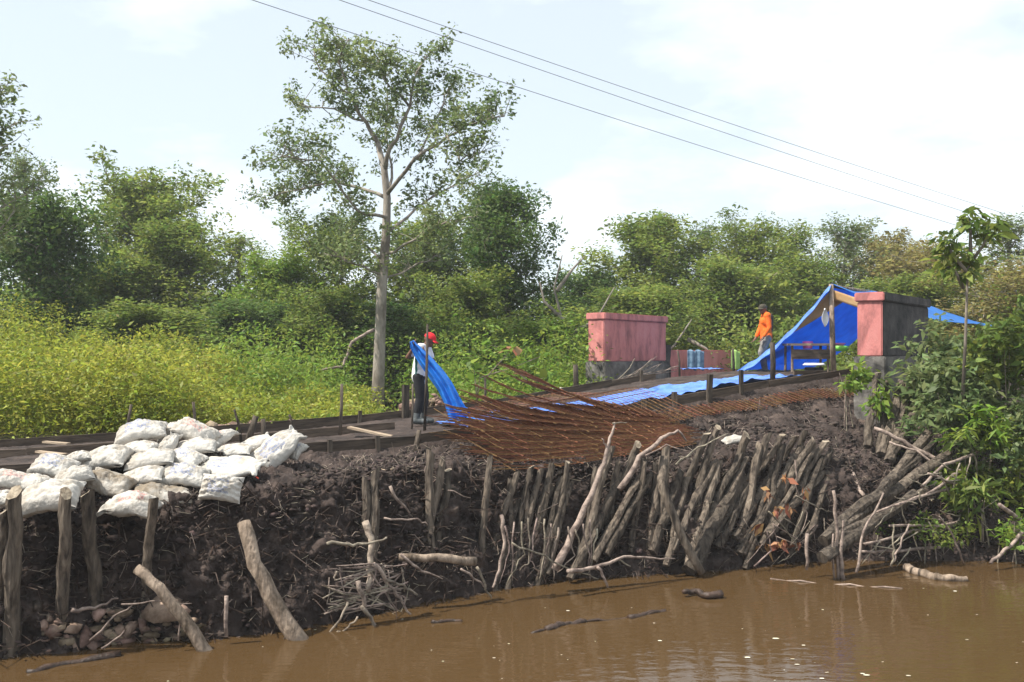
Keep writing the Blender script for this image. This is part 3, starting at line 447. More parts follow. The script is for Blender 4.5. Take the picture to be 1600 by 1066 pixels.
# ------------------------------------------------------------------ rusty reinforcement mesh
def rebar(name, label, origin, rz, L, Wd, step_l, step_w, shape, r=.0065, skew=0, group='rusty reinforcing mats'):
    b = MB(); o = Vector(origin); c, s_ = math.cos(rz), math.sin(rz)
    def pt(u, w): dx, dy, dz = shape(u, w); a, e = u+dx, w+dy; return Vector((a*c-e*s_, a*s_+e*c, dz))
    for k in range(int(Wd/step_w)+1):
        w = k*step_w; j = rnd.uniform(-.15, .1); b.tube([pt(j+(L-j)*i/14, w) for i in range(15)], r, 4, 0, False)
    for k in range(int(L/step_l)+1):
        u = k*step_l; b.tube([pt(u, -.06+(Wd+.12)*i/5) for i in range(6)], r*.9, 4, 0, False)
    ob = b.build(name, M['rust']); ob.location = o; tag(ob, label, 'rebar mat', group); return ob
lab = ['lowest', 'second lowest', 'third lowest', 'fourth lowest', 'fifth lowest', 'sixth lowest', 'seventh lowest', 'eighth lowest', 'ninth lowest', 'tenth lowest', 'third from top', 'second from top', 'topmost']
for k in range(13):
    f = k/12; g_ = 1-abs(2*f-.75); Rr = PT(1092-60*f*f+rnd.uniform(-14, 8), 697-42*f, 11.25+1.3*f); Ll = PT(805-70*max(0, g_)+rnd.uniform(-14, 14)+35*f*f, 740-140*f, 11.15+1.3*f); b = MB(); o0 = (Rr+Ll)/2; wd = 1.05; nb = 24; ph = rnd.uniform(0, 6)
    def pt(u, w): p = Rr.lerp(Ll, u); sag = .04-.06*math.sin(min(max(u, 0), 1)*3.14)+(.06+.05*f)*max(0, u-.5)**2*4*(.4+w); return p+Vector((-EY, EX, 0))*(w*(.5+.75*max(u, 0)))+Vector((0, 0, sag+.12*w+.02*math.sin(u*7+ph+w*4)))-o0
    for q in range(nb):
        w = wd*q/(nb-1)+rnd.uniform(-.02, .02); u0, u1 = rnd.uniform(-.05, .05), 1+rnd.uniform(-.12, .06); b.tube([pt(u0+(u1-u0)*i/14, w) for i in range(15)], .0068, 4, 0, False)
    for q in range(9): u = .05+.9*q/8; b.tube([pt(u, -.06+(wd+.3)*i/6) for i in range(7)], .006, 4, 0, False)
    o = b.build('rebar_mat', M['rust']); o.location = o0; tag(o, lab[k]+' rusty steel mat in the big fanned heap', 'rebar mat', 'rusty reinforcing mats')
# mats lying over the front formwork onto the road
for k, (s0, t0, ln, rz_, lb) in enumerate(((8.1, 12.3, 2.5, .05, 'see-through rusty mat lying over the boards and blue sheet'),)):
    x, y = xy(s0, t0); z0 = float(ip(TOP, s0)); sl = .12
    rebar('rebar_mat', lb, (x, y, z0-.12), RZ+rz_, ln, 2.6, .11, .2, lambda u, w: (-.25*w, 0, .12*u+.28*math.sin(min(w/1.6, 1)*3.14)*.5+.16*min(w, 1)))
for k, (s0, s1, lb) in enumerate(((8.9, 11.2, 'left rusty mat of the strip lying along the front boards'), (11.1, 13.3, 'middle rusty mat of the strip lying along the front boards'), (13.2, 15.6, 'right rusty mat of the strip ending at the tent post'))):
    x, y = xy(s0, 12.35); z0 = float(G(s0, 12.35)); z1 = float(G(s1, 12.35))
    for j in range(2):
        rebar('rebar_mat', lb+(', lower layer', ', upper layer')[j], (x, y, z0+.06+.035*j), RZ+rnd.uniform(-.03, .03), s1-s0, .34, .12, .055, lambda u, w, a=(z1-z0)/(s1-s0): (0, 0, a*u+.26*w+.02*math.sin(u*4)))
# ------------------------------------------------------------------ blue sheets on the road
def sheet(name, label, cat, f, nu, nv, m, parent=None):
    U, Vv = np.meshgrid(np.linspace(0, 1, nu), np.linspace(0, 1, nv), indexing='ij'); p = f(U, Vv)
    o = npmesh(name, p.reshape(-1, 3), grid_faces(nu, nv), M[m], parent, smooth=True); md = o.modifiers.new('solid', 'SOLIDIFY'); md.thickness = .004
    if label: tag(local(o), label, cat)
    return o
def road_sheet(u, v):
    s = 7.2+7.0*u; t = 13.3+(1.75+.25*np.sin(u*5))*v+.05*np.sin(u*11); x, y = xy(s, t); z = G(s, np.full_like(t, 14.5))+.05
    q = np.stack([s*1.6, t*2.2, s*0], -1); z = z+np.abs(fbm(q*1.0, 3))*.13+.035*np.abs(fbm(q*3.5, 2))+.05*np.clip(1-v*6, 0, 1); return np.stack([x, y, z], -1)
sheet('ground_sheet', 'pale blue tarpaulin spread along the road bed', 'tarpaulin', road_sheet, 130, 36, 'tarp_pale')
PM = P(660, 658, 17.0); PM.z = GZ(PM.x, PM.y)+.02
# ------------------------------------------------------------------ bridge parapets
UD = Vector((.61, .79, 0)).normalized(); ND = Vector((UD.y, -UD.x, 0)); RU = math.atan2(UD.y, UD.x)
def rough_box(sx, sy, sz, n=.012, seg=8):
    b = MB(); import bmesh
    bm = bmesh.new(); bmesh.ops.create_cube(bm, size=1); bmesh.ops.scale(bm, vec=(sx, sy, sz), verts=bm.verts); bmesh.ops.bevel(bm, geom=bm.edges[:], offset=.018, segments=2, affect='EDGES')
    bmesh.ops.subdivide_edges(bm, edges=[e for e in bm.edges if e.calc_length() > .2], cuts=seg, use_grid_fill=True)
    for v in bm.verts: k = fbm(np.array([v.co])*4+sx*9, 3)[0]; v.co += v.co.normalized()*k*n
    return bm
def rb(name, sx, sy, sz, m, parent, loc, n=.012):
    bm = rough_box(sx, sy, sz, n); me = bpy.data.meshes.new(name); bm.to_mesh(me); bm.free(); me.materials.append(M[m]); o = link(name, me, parent); o.location = loc; return o
def parapet(name, label, corner, L, zb, z0, z1, dark):
    c = Vector(corner)+UD*(L/2)-ND*.225; root = empty(name, (c.x, c.y, zb), RU); tag(root, label, 'bridge parapet')
    if dark:
        rb('end_face', .03, .44, z1-z0-.16, 'pink', root, (-L/2-.006, 0, (z0+z1-.16)/2-zb), .003); rb('cap_end_face', .03, .52, .16, 'pink', root, (-L/2-.046, 0, z1-.08-zb), .003)
    rb('wall_block', L, .45, z1-z0-.16, 'black_concrete' if dark else 'pink', root, (0, 0, (z0+z1-.16)/2-zb)); rb('cap', L+.07, .54, .16, 'black_concrete' if dark else 'pink', root, (0, 0, z1-.08-zb), .016)
    rb('footing', L+.12, .56, z0-zb-.004, 'concrete', root, (.02, 0, (z0-zb)/2-.002), .03)
parapet('bridge_parapet', 'pink painted concrete bridge wall block beside the brushwood', (2.16, 22.5, 0), 3.0, 1.9, 2.85, 4.0, False)
parapet('bridge_parapet', 'blackened concrete bridge pillar with pink end near the tent', (6.57, 17.0, 0), 3.0, 1.5, 2.98, 4.12, True)
a, b = P(1040, 560, 27.5), P(1150, 562, 29.5); q = (a+b)/2; lw = empty('low_wall', (q.x, q.y, 2.3), math.atan2(b.y-a.y, b.x-a.x)); tag(lw, 'low pink bridge wall between the pink block and the tent', 'wall')
rb('wall_block', (b-a).length, .25, .85, 'pink', lw, (0, 0, .42)); rb('broken_end', .35, .3, .95, 'black_concrete', lw, (-(b-a).length/2-.1, 0, .5), .05)
for px, m, lb in ((1080, 'cloth', 'left blue cloth hanging over the low pink wall'), (1092, 'cloth', 'right blue cloth hanging over the low pink wall'), (1148, 'limecloth', 'lime green cloth on the low pink wall')):
    q = P(px, 548, 27.6); o = sheet('hanging_cloth', lb, 'cloth', lambda u, v, q=q: np.stack([q.x+(v-.5)*.26+0*u, q.y-.12+.03*np.sin(v*9)+0*u, q.z-.55*u+.03*np.sin(v*5)], -1), 12, 8, m)
q = PT(1100, 575, 17.6); sheet('folded_sheet', 'folded pale blue sheet lying in front of the low pink wall', 'tarpaulin', lambda u, v: np.stack([q.x+(u-.5)*.95, q.y+v*.8, q.z+.05*fbm(np.stack([u*5, v*3, u*0], -1), 3)-.02], -1), 30, 14, 'tarp_pale')
# ------------------------------------------------------------------ tent
pk = Vector((7.0, 21.0, 4.56)); tent = empty('tent', (7.0, 21.0, 2.6)); tag(tent, 'blue tarpaulin shelter with tan lining on wooden post behind the pillar', 'tent'); T0 = Vector(tent.location)
lft = P(1150, 580, 22.6); rgt = pk+ND*2.2+Vector((0, 0, -.85))
def slope(a, b, L, sag, seed):
    def f(u, v):
        A = np.array(a-T0); Bv = np.array(b-T0); p = A+(Bv-A)*u[..., None]+np.array(UD)*(v*L)[..., None]
        p[..., 2] += -sag*np.sin(u*3.14)+.05*fbm(np.stack([u*3, v*2.5, u*0+seed], -1), 3)-.12*np.sin(v*3.14*2)**2*(1-u)*.6; p[..., 1] += .06*fbm(np.stack([u*5, v*5, u*0+seed+4], -1), 2); return p
    return f
sheet('left_slope', None, None, slope(pk, lft, 5.0, .22, 1), 40, 40, 'tarp', tent); sheet('right_slope', None, None, slope(pk, rgt, 6.0, .08, 7), 26, 40, 'tarp', tent)
A_, B2 = pk-T0, lft-T0
sheet('left_flap', None, None, lambda u, v: np.array(A_)+(np.array(B2)-np.array(A_))*(u*1.0)[..., None]+np.stack([-.02-.10*v, -.03-.14*v+.02*np.sin(u*20), -.16*v-.22*np.sin(u*3.14)+.02*np.sin(u*31)], -1), 40, 6, 'tarp_pale', tent)
sheet('lining', None, None, lambda u, v: np.array(A_)+(np.array(B2)-np.array(A_))*(u*.48)[..., None]+np.stack([.03+.30*v*(1-u), .10+0*u, -.10-.13*np.sin(u*1.5)-.26*v*(1-u)], -1), 16, 6, 'lining', tent)
C2 = rgt-T0
sheet('right_lining', None, None, lambda u, v: np.array(A_)+(np.array(C2)-np.array(A_))*(u*.6)[..., None]+np.stack([0*u, .02+0*u, -.12-.20*v], -1), 14, 5, 'lining', tent)
MB().tube([Vector((7.02, 20.95, 2.4))-T0, Vector((7.0, 20.98, 3.5))-T0, Vector((6.98, 21, 4.55))-T0], [.065, .058, .05], 9, .06).build('post', M['log'], tent, True)
MB().tube([Vector(A_)+Vector((0, 0, -.05)), Vector(A_)+UD*6+Vector((0, 0, -.05))], .04, 7).build('ridge_pole', M['log'], tent)
MB().tube([Vector(A_)+UD*5+Vector((0, 0, -.05)), Vector(A_)+UD*5+Vector((0, 0, -2))], .05, 7).build('post', M['log'], tent)
# things under the tent
tb = empty('rough_table', (6.72, 21.9, 2.62), .1); tag(tb, 'rough pole table under the tent left of the post', 'table')
MB().box((0, 0, .62), .95, .5, .05).build('tabletop', M['plank'], tb); MB().box((0, -.24, .40), .9, .02, .22).build('side_board', M['board'], tb)
for sx in (-.42, .42):
    for sy in (-.2, .2): MB().tube([(sx, sy, 0), (sx, sy, .6)], .03, 7).build('leg', M['log'], tb)
def lathe(name, prof, m, loc, label, cat):
    b = MB(); n = 18; b.add([(r*math.cos(k*6.2832/n), r*math.sin(k*6.2832/n), z) for r, z in prof for k in range(n)], [(i*n+k, i*n+(k+1) % n, (i+1)*n+(k+1) % n, (i+1)*n+k) for i in range(len(prof)-1) for k in range(n)]); o = b.build(name, M[m], smooth=True); o.location = loc; return tag(o, label, cat)
lathe('basin', [(0, 0), (.14, 0), (.19, .12), (.20, .12), (.15, .015), (0, .012)], 'lime', P(1313, 549, 21.6), 'lime green plastic basin right of the tent post', 'basin')
lathe('bowl', [(0, 0), (.12, 0), (.17, .07), (.18, .07), (.12, .012), (0, .01)], 'magenta', P(1309, 541, 21.75), 'pink bowl stacked behind the green basin', 'bowl')
lathe('bucket', [(0, 0), (.10, 0), (.12, .16), (.10, .17), (0, .12)], 'magenta', P(1262, 545, 21.8), 'pink and white bundle at the left table corner', 'bundle')
lathe('white_lid', [(0, .05), (.20, .05), (.24, .02), (.24, 0), (0, 0)], 'whiteP', P(1272, 571, 21.2), 'white pan lid on low stool under the table', 'lid')
lathe('cooking_pot', [(0, 0), (.19, 0), (.21, .16), (.19, .17), (0, .10)], 'black', P(1272, 586, 21.3), 'black pot beneath the white lid', 'pot')
q = P(1293, 500, 20.9); sheet('plastic_bag', 'clear plastic bag hanging from the tent post', 'bag', lambda u, v: np.stack([q.x-.06+.16*(v-.5)*np.sin(u*3)+0*u, q.y-.05*np.cos(v*5), q.z+.25-.4*u], -1), 10, 8, 'whiteP')
a, b = P(1240, 594, 19.3), P(1290, 590, 19.9); o = MB().box((0, 0, 0), (b-a).length, .03, .34).build('end_board', M['board']); o.location = (a+b)/2; o.rotation_euler = (0, 0, math.atan2(b.y-a.y, b.x-a.x)); tag(o, 'short brown board standing at the upper end of the road', 'board')
# ------------------------------------------------------------------ overhead wires
for (x0, y0, x1, y1, d0, d1, lb) in ((300, -42, 1500, 345, 19, 34, 'lowest overhead wire crossing the crown of the tall tree'), (440, -42, 1540, 333, 20, 35, 'middle of the three overhead wires'), (500, -36, 1640, 348, 21, 36, 'uppermost of the three overhead wires')):
    a, b = P(x0, y0, d0), P(x1, y1, d1); e = b-a; a2 = a-e*.3; b2 = b+e*.5
    pts = [a2.lerp(b2, i/40)+Vector((0, 0, -.25+1.0*((i/40-.5)**2))) for i in range(41)]; o = MB().tube(pts, .008, 5, 0, False).build('overhead_wire', M['wire']); tag(o, lb, 'wire', 'overhead wires')
# ------------------------------------------------------------------ foliage
def leaves(name, C, size, m, parent=None, up=.55, aspect=.5, droop=0):
    C = np.asarray(C, float); n = len(C); a = nr.normal(size=(n, 3)); a[:, 2] = a[:, 2]*.6-droop; a /= np.linalg.norm(a, axis=1)[:, None]
    nn = nr.normal(size=(n, 3)); nn[:, 2] = np.abs(nn[:, 2])+up; b = np.cross(nn, a); b /= np.linalg.norm(b, axis=1)[:, None]+1e-9; c = np.cross(a, b)
    l = size*np.exp(nr.normal(0, .28, n))[:, None]; w = l*aspect/2
    v = np.stack([C, C+a*l*.45+b*w+c*l*.06, C+a*l-c*l*.08, C+a*l*.45-b*w+c*l*.06], 1)
    return npmesh(name, v.reshape(-1, 3), np.arange(4*n).reshape(-1, 4), M[m], parent)
def cloud(c, r, n): d = nr.normal(size=(n, 3)); d /= np.linalg.norm(d, axis=1)[:, None]; return np.asarray(c)+d*(nr.uniform(0, 1, n)**.45)[:, None]*r
def limb(b, pts, r0, r1, sides=6):
    n = len(pts); b.tube(pts, [r0+(r1-r0)*(i/(n-1))**.8 for i in range(n)], sides, .05)
def bez(p0, d, L, k, rise, wob):
    p = Vector(p0); d = Vector(d).normalized(); o = [p.copy()]
    for i in range(k): d = (d+Vector((rnd.uniform(-wob, wob), rnd.uniform(-wob, wob), rise+rnd.uniform(-wob, wob)))).normalized(); p = p+d*L/k; o.append(p.copy())
    return o
def make_tree(name, H, Wd, bare, leaf, nleaf, lsize, bark='dbark', dens=1, seed=0, lean=0, clump=.5):
    global rnd, nr
    rnd = random.Random(seed); nr = np.random.RandomState(seed)
    root = empty(name); b = MB(); tr = bez((0, 0, -.2), (lean, 0, 1), H*.86, 9, .1, .10); r = H*.014+.03; limb(b, tr, r, r*.25, 8); cl = []
    nl = int(11+H)
    for k in range(nl):
        f = bare+(1-bare)*(k+rnd.random()*.6)/nl; i = f*.98*9; p = tr[int(i)].lerp(tr[min(int(i)+1, 9)], i % 1); prof = math.sin(min(1, .22+.78*(1-(f-bare)/(1.001-bare)))*1.75)**.8
        a = k*2.4+rnd.uniform(-.5, .5); L = Wd/2*prof*rnd.uniform(.7, 1.1); br = bez(p, (math.cos(a), math.sin(a), .35+.5*f), L, 5, .06, .16); limb(b, br, r*.38*(1.15-f*.7), .012)
        for q in (2, 3, 4, 5):
            for e in range(2):
                tw_ = bez(br[q], (rnd.uniform(-1, 1), rnd.uniform(-1, 1), rnd.uniform(-.1, .8)), L*.32+.15, 3, .05, .2); b.tube(tw_, [.014, .011, .008, .004], 4, 0, False); cl.append(tw_[-1]); 
                if e == 0: cl.append(br[q])
    cl += [tr[-1], tr[-2]]*3; per = max(6, int(nleaf*dens/len(cl))); C = np.concatenate([cloud(c, clump*rnd.uniform(.6, 1.25), int(per*rnd.uniform(.4, 1.6))) for c in cl])
    b.build('trunk', M[bark], root, True); leaves('crown', C, lsize, leaf, root); return root
def place(proto, px, d, ytop, wpx, label, H, Wd, first, cat='tree', group=None, rz=None, leaf=None, base=None):
    o = proto if first else proto.copy()
    if not first:
        COL.objects.link(o)
        for ch in proto.children:
            c = ch.copy(); COL.objects.link(c); c.parent = o
            if leaf and c.name.startswith(('crown', 'foliage')): c.material_slots[0].link = 'OBJECT'; c.material_slots[0].material = M[leaf]
    x = (px-800)/F*d; z0 = base if base is not None else GZ(x, d); h = CH-(ytop-HZ)/F*d-z0; w = wpx/F*d
    o.location = (x, d, z0); o.scale = (1.22*w/Wd, 1.22*w/Wd, 1.04*h/H); o.rotation_euler = (0, 0, rz if rz is not None else rnd.uniform(0, 6.28)); tag(o, label, cat, group); return o
# the tall pale tree: its limbs follow the ones in view, spread in depth
rnd = random.Random(5); nr = np.random.RandomState(5)
big = empty('tall_tree', P(590, 642, 26)); tag(big, 'tall pale-trunked tree with open crown rising behind the man in red cap', 'tree'); o0 = Vector(big.location); b = MB(); cl = []
def bp(px, py, dd=0): return P(px, py, 26+dd)-o0
tk = [(588, 655, 0), (591, 600, 0), (594, 520, .05), (597, 440, 0), (603, 370, 0), (605, 310, .1), (600, 262, .1), (590, 225, .2)]
q = [bp(*p) for p in tk]; b.tube(q, [.22, .165, .15, .135, .12, .105, .09, .07], 10, .04)
LB = [([(590, 225, .2), (570, 190, .3), (548, 150, 0), (530, 100, -.2), (545, 62, -.3)], .07), ([(600, 262, .1), (620, 215, -.4), (638, 165, -.7), (650, 115, -.6), (668, 85, -.4)], .07), ([(604, 300, 0), (650, 250, -.8), (700, 212, -1.4), (745, 190, -1.8), (788, 182, -2)], .06), ([(605, 312, .1), (560, 290, .6), (510, 285, 1.2), (455, 298, 1.6), (415, 312, 1.9)], .06),
  ([(603, 365, 0), (650, 325, .8), (705, 290, 1.5), (755, 265, 2)], .05), ([(604, 340, 0), (560, 330, -.8), (500, 250, -1.6), (440, 245, -2)], .05), ([(600, 400, 0), (645, 375, -.8), (700, 345, -1.5), (745, 340, -2)], .045), ([(600, 410, 0), (560, 370, .8), (520, 355, 1.4)], .04), ([(605, 320, 0), (612, 260, 1.2), (600, 200, 1.8), (605, 140, 2)], .05), ([(570, 190, .3), (520, 170, .8), (470, 165, 1)], .035), ([(638, 165, -.7), (600, 120, -.9), (590, 90, -1)], .035), ([(650, 250, -.8), (690, 170, -.2), (700, 140, .2)], .035), ([(510, 285, 1.2), (470, 250, 1.4), (440, 230, 1.5)], .03), ([(598, 440, 0), (640, 420, .6), (680, 400, 1)], .035), ([(599, 430, 0), (550, 410, -.8), (520, 400, -1.2)], .035), ([(548, 150, 0), (500, 110, .4), (490, 75, .6)], .03), ([(700, 212, -1.4), (720, 250, -1.7), (750, 240, -2)], .03)]
for pts, r in LB:
    w = [bp(*p) for p in pts]; fine = []
    for i in range(len(w)-1):
        for k in range(3): fine.append(w[i].lerp(w[i+1], k/3)+Vector((rnd.uniform(-1, 1), rnd.uniform(-1, 1), rnd.uniform(-1, 1)))*.05)
    fine.append(w[-1]); limb(b, fine, r, .014, 7); L = len(fine)
    for i in range(int(L*.35), L):
        for e in range(3):
            tw_ = bez(fine[i], (rnd.uniform(-1, 1), rnd.uniform(-1, 1), rnd.uniform(-.3, .8)), rnd.uniform(.4, .95), 3, .04, .25); b.tube(tw_, [.013, .01, .008, .004], 4, 0, False); cl += [tw_[-1]]+([tw_[2]] if e else [])
b.build('trunk', M['bark'], big, True)
C = np.concatenate([cloud(c, rnd.uniform(.18, .40), rnd.randint(18, 58)) for c in cl]); leaves('crown', C, .108, 'leafG', big, aspect=.55, droop=.3)
# background trees: six kinds, copied
PR = [('dense_tree', 9, 5.5, .12, 'leafA', 24000, .15, 'dbark', 1, 21, 0, .62), ('broad_tree', 9, 6, .30, 'leafA', 17000, .14, 'dbark', 1, 33, .1, .5), ('slender_tree', 10, 3.6, .42, 'leafG', 6500, .12, 'bark', 1, 47, -.08, .36), ('dark_tree', 8, 6, .06, 'leafB', 26000, .155, 'dbark', 1, 52, 0, .7), ('bright_tree', 7, 5.5, .08, 'leafC', 21000, .15, 'dbark', 1, 64, 0, .62), ('olive_tree', 7, 5, .15, 'leafO', 14000, .13, 'bark', 1, 75, .1, .5)]
proto = [(make_tree(*a), a[1], a[2]) for a in PR]; used = set()
rnd = random.Random(99)
for k, px, d, yt, w, lb, leaf in ((2, -85, 22, 75, 190, 'tree at the far left whose leaves just enter the picture', 'leafG'), (2, 68, 38, 213, 110, 'slender see-through tree at upper left above the dark one', None), (3, 28, 30, 300, 215, 'dark dense tree at the left picture edge', None), (1, 200, 37, 252, 250, 'open crowned tree standing over the left thicket', None),
      (0, 300, 35, 332, 210, 'dense tree right of the open crowned one, left thicket', None), (2, 376, 38, 348, 120, 'thin small-crowned tree between left thicket and tall tree', 'leafA'), (4, 445, 33, 395, 170, 'bright green tree left of the tall pale trunk', None), (1, 540, 35, 335, 190, 'leafy tree behind the left of the tall pale trunk', None), (0, 665, 36, 330, 200, 'dense tree just right of the tall trunk', None),
      (0, 800, 33, 278, 175, 'tall dense tree right of the tall pale one', 'leafB'), (4, 735, 31, 430, 190, 'lower bright tree below the tall dense one', 'leafA'), (3, 920, 38, 415, 150, 'low dark tree behind the pink block, left', None), (0, 1035, 38, 323, 215, 'large dense tree behind the pink block', None), (1, 1160, 38, 335, 190, 'loose crowned tree above the man in orange', None), (4, 1150, 34, 405, 220, 'bright leafy tree directly behind the man in orange', 'leafA'),
      (2, 1270, 39, 320, 130, 'slender airy tree above the tent peak', None), (0, 1235, 37, 400, 190, 'dense tree left of the tent peak', None), (1, 1390, 42, 362, 150, 'small distant tree right of the airy one', 'leafO'), (5, 1465, 34, 372, 230, 'olive brown tree behind the pillar', None), (2, 1585, 33, 300, 150, 'thin sparse tree at the right picture edge', None), (5, 1570, 30, 410, 220, 'olive tree at the right edge behind the bushes', None), (3, 130, 33, 400, 240, 'dark round tree under the open crowned one', 'leafA'),
      (3, 400, 31, 470, 220, 'dark low tree left of the tall trunk', None), (4, 520, 29, 450, 170, 'mid green bushy tree against the tall trunk', 'leafA'), (3, 640, 30, 470, 200, 'dark bushy tree behind the man in red cap', None), (4, 850, 29, 500, 200, 'bright bushy tree behind the rebar heap', None), (3, 1000, 31, 440, 220, 'dark tree rising right behind the pink block', 'leafA'), (4, 240, 28, 480, 260, 'bushy tree rising behind yellow shrubs', 'leafA'), (3, 1390, 33, 430, 200, 'dark tree behind the tent ridge', 'leafA'), (2, 235, 40, 265, 130, 'airy tall crown above the open crowned tree at left', 'leafA'), (2, 820, 36, 268, 120, 'airy crown topping the tall dense tree right of centre', 'leafA'), (2, 1055, 40, 322, 120, 'airy crown topping the large tree behind the pink block', None), (2, 1190, 40, 330, 120, 'thin crown between pink block and tent trees', 'leafA'), (2, 1470, 38, 350, 130, 'airy tree rising behind the blackened pillar', 'leafO')):
    p, H, Wd = proto[k]; place(p, px, d, yt, w, lb, H, Wd, k not in used, 'tree', 'trees beyond the road', leaf=leaf); used.add(k)
# dead bare tree
b = MB(); rnd = random.Random(8)
for pts in ([(905, 620), (885, 520), (868, 450), (880, 400)], [(870, 455), (895, 420), (912, 400)], [(886, 525), (930, 500), (960, 450)], [(880, 500), (850, 470), (845, 440)], [(1010, 580), (1055, 540), (1075, 500)], [(1075, 530), (1100, 545), (1120, 565)]):
    w = [P(x, y, 29) for x, y in pts]; limb(b, [w[0]]+[x+Vector((rnd.uniform(-.05, .05), rnd.uniform(-.4, .4), 0)) for x in w[1:]], .07, .015)
tag(local(b.build('bare_tree', M['bark'], smooth=True)), 'bare grey branches of dead tree left of the pink block', 'tree')
branch('pale_limb', 'curved pale dead limb left of the tall trunk', 'branch', [([(500, 580), (535, 572), (550, 535), (585, 515)], 22, .03, .04)])
# thickets nobody could count
nr = np.random.RandomState(17)
def thicket(name, label, spots, hts, m, lsize, per, kind='stuff', r=.45):
    C = []
    for (x, y), h in zip(spots, hts):
        z = GZ(x, y); n = int(per*nr.uniform(.6, 1.4)); c = np.stack([nr.normal(0, r, n), nr.normal(0, r, n), nr.uniform(.05, 1, n)**.75*h], 1); c[:, :2] *= (1.15-.55*c[:, 2:]/h); C.append(c+np.array([x, y, z]))
    o = leaves(name, np.concatenate(C), lsize, m, aspect=.42); tag(o, label, 'shrubs', kind=kind); return o
def spots(n, px0, px1, d0, d1): d = nr.uniform(d0, d1, n); return [((p-800)/F*e, e) for p, e in zip(nr.uniform(px0, px1, n), d)]
def yh(x, y): px = x/y*F+800; return max(.45, (2.55 if px < 120 else 2.55-1.75*min(1, (px-120)/380))*(.62+.5*float(fbm(np.array([[x*.55, y*.55, 3.3]]), 2)[0]+.35))*nr.uniform(.7, 1.35)*(.72+.045*(y-17)))
s_ = [q for q in spots(760, -150, 560, 16.6, 26) if st(*q)[1] > 17.9]; thicket('yellow_shrubs', 'yellow green shrub thicket behind the sandbags', s_, [yh(*q) for q in s_], 'leafY', .09, 200, r=.40)
s_ = [q for q in spots(300, 330, 920, 21, 28) if st(*q)[1] > 18.6 and not (525 < q[0]/q[1]*F+800 < 660 and q[1] < 26.4)]; thicket('green_undergrowth', 'green undergrowth below the trees behind the road', s_, [nr.uniform(.3, 1.0)+1.5*nr.uniform(0, 1)**3+.08*(q[1]-21) for q in s_], 'leafC', .115, 150, r=.42)
s_ = spots(300, -200, 1900, 28, 35); thicket('dark_undergrowth', 'shady undergrowth filling the wood edge', s_, [nr.uniform(.8, 2.0)+2.6*nr.uniform(0, 1)**2.5 for q in s_], 'leafA', .16, 190, r=.75)
s_ = spots(330, -500, 2100, 44, 52); thicket('far_woodland', 'distant woodland closing the view behind the trees', s_, [nr.uniform(2.5, 4.5)+3*nr.uniform(0, 1)**3 for q in s_], 'leafA', .28, 210, r=1.1)
s_ = [xy(s, 18.0+nr.uniform(-.3, .8)) for s in nr.uniform(5, 13, 60)]; thicket('verge_weeds', 'low weeds on the far verge of the road', s_, [nr.uniform(.15, .5) for q in s_], 'leafC', .09, 60, r=.22)
# right bank bushes
def bush(name, label, px, py, d, r, h, m, lsize, n, aspect=.4, droop=.2, stems=7):
    p = P(px, py, d); z0 = max(GZ(p.x, p.y), -.1); root = empty(name, (p.x, p.y, z0)); tag(root, label, 'bush', 'bushes on the right bank'); b = MB(); C = []; zc = p.z-z0
    for k in range(stems):
        tip = Vector((rnd.gauss(0, r*.5), rnd.gauss(0, r*.4), zc+rnd.uniform(-.4, .5)*h)); mid = tip*.5+Vector((rnd.uniform(-.1, .1), 0, .1)); b.tube([(tip.x*.5+rnd.uniform(-.25, .25)*r, tip.y*.5, -.15), mid, tip], [.012, .009, .004], 5); 
    for k in range(int(n/26)):
        c = Vector((rnd.gauss(0, r*.55), rnd.gauss(0, r*.45), zc+rnd.gauss(0, h*.36))); C.append(cloud(c, .17, int(26*rnd.uniform(.5, 1.5))))
    b.build('stems', M['stick'], root); C = np.concatenate(C); leaves('foliage', C, lsize, m, root, aspect=aspect, droop=droop); return root
for a in (('leafy_bush', 'grey green bush beside the blackened pillar', 1500, 570, 16.0, .75, .9, 'leafG', .14, 2300), ('leafy_bush', 'large leafed bush at the right picture edge', 1580, 560, 15.4, .8, 1.1, 'leafA', .15, 2400), ('leafy_bush', 'bright lance leaved bush above the log heap', 1535, 668, 14.7, .42, .45, 'leafC', .2, 620, .2, .3), ('leafy_bush', 'dull green bush hanging over the lying logs', 1490, 640, 15.2, .65, .75, 'leafG', .15, 2000),
          ('leafy_bush', 'dark bush low at the right picture edge', 1590, 690, 14.8, .6, .8, 'leafG', .14, 1700), ('leafy_bush', 'long leaved plant over the water at right', 1520, 770, 14.2, .35, .35, 'leafA', .22, 340, .2, .5, 4), ('leafy_bush', 'small weeds between logs and water', 1450, 825, 13.9, .5, .2, 'leafA', .08, 420, .4, .2, 3), ('leafy_bush', 'low green weeds at the right edge by the water', 1585, 830, 13.8, .4, .25, 'leafC', .10, 420, .4, .2, 4),
          ('leafy_bush', 'grey leaved sprig in front of the pillar base', 1450, 595, 16.2, .4, .35, 'leafG', .2, 380, .4, .2, 4), ('leafy_sapling', 'bright green sapling in front of the pillar left corner', 1332, 588, 16.6, .2, .34, 'leafC', .15, 260, .45, .5, 3), ('leafy_sapling', 'drooping yellow green sprig on the logs under the pillar', 1374, 622, 16.0, .14, .36, 'leafC', .14, 170, .4, .6, 2), ('leafy_bush', 'shaded bush under the right bank foliage', 1560, 750, 15.0, .8, .6, 'leafA', .14, 1700, .4, .2, 4)):
    bush(*a)
b = MB(); root = empty('big_leaf_sapling', P(1500, 640, 15.0)); tag(root, 'sapling with big drooping leaves standing above the right bushes', 'sapling'); o0 = Vector(root.location); C = []
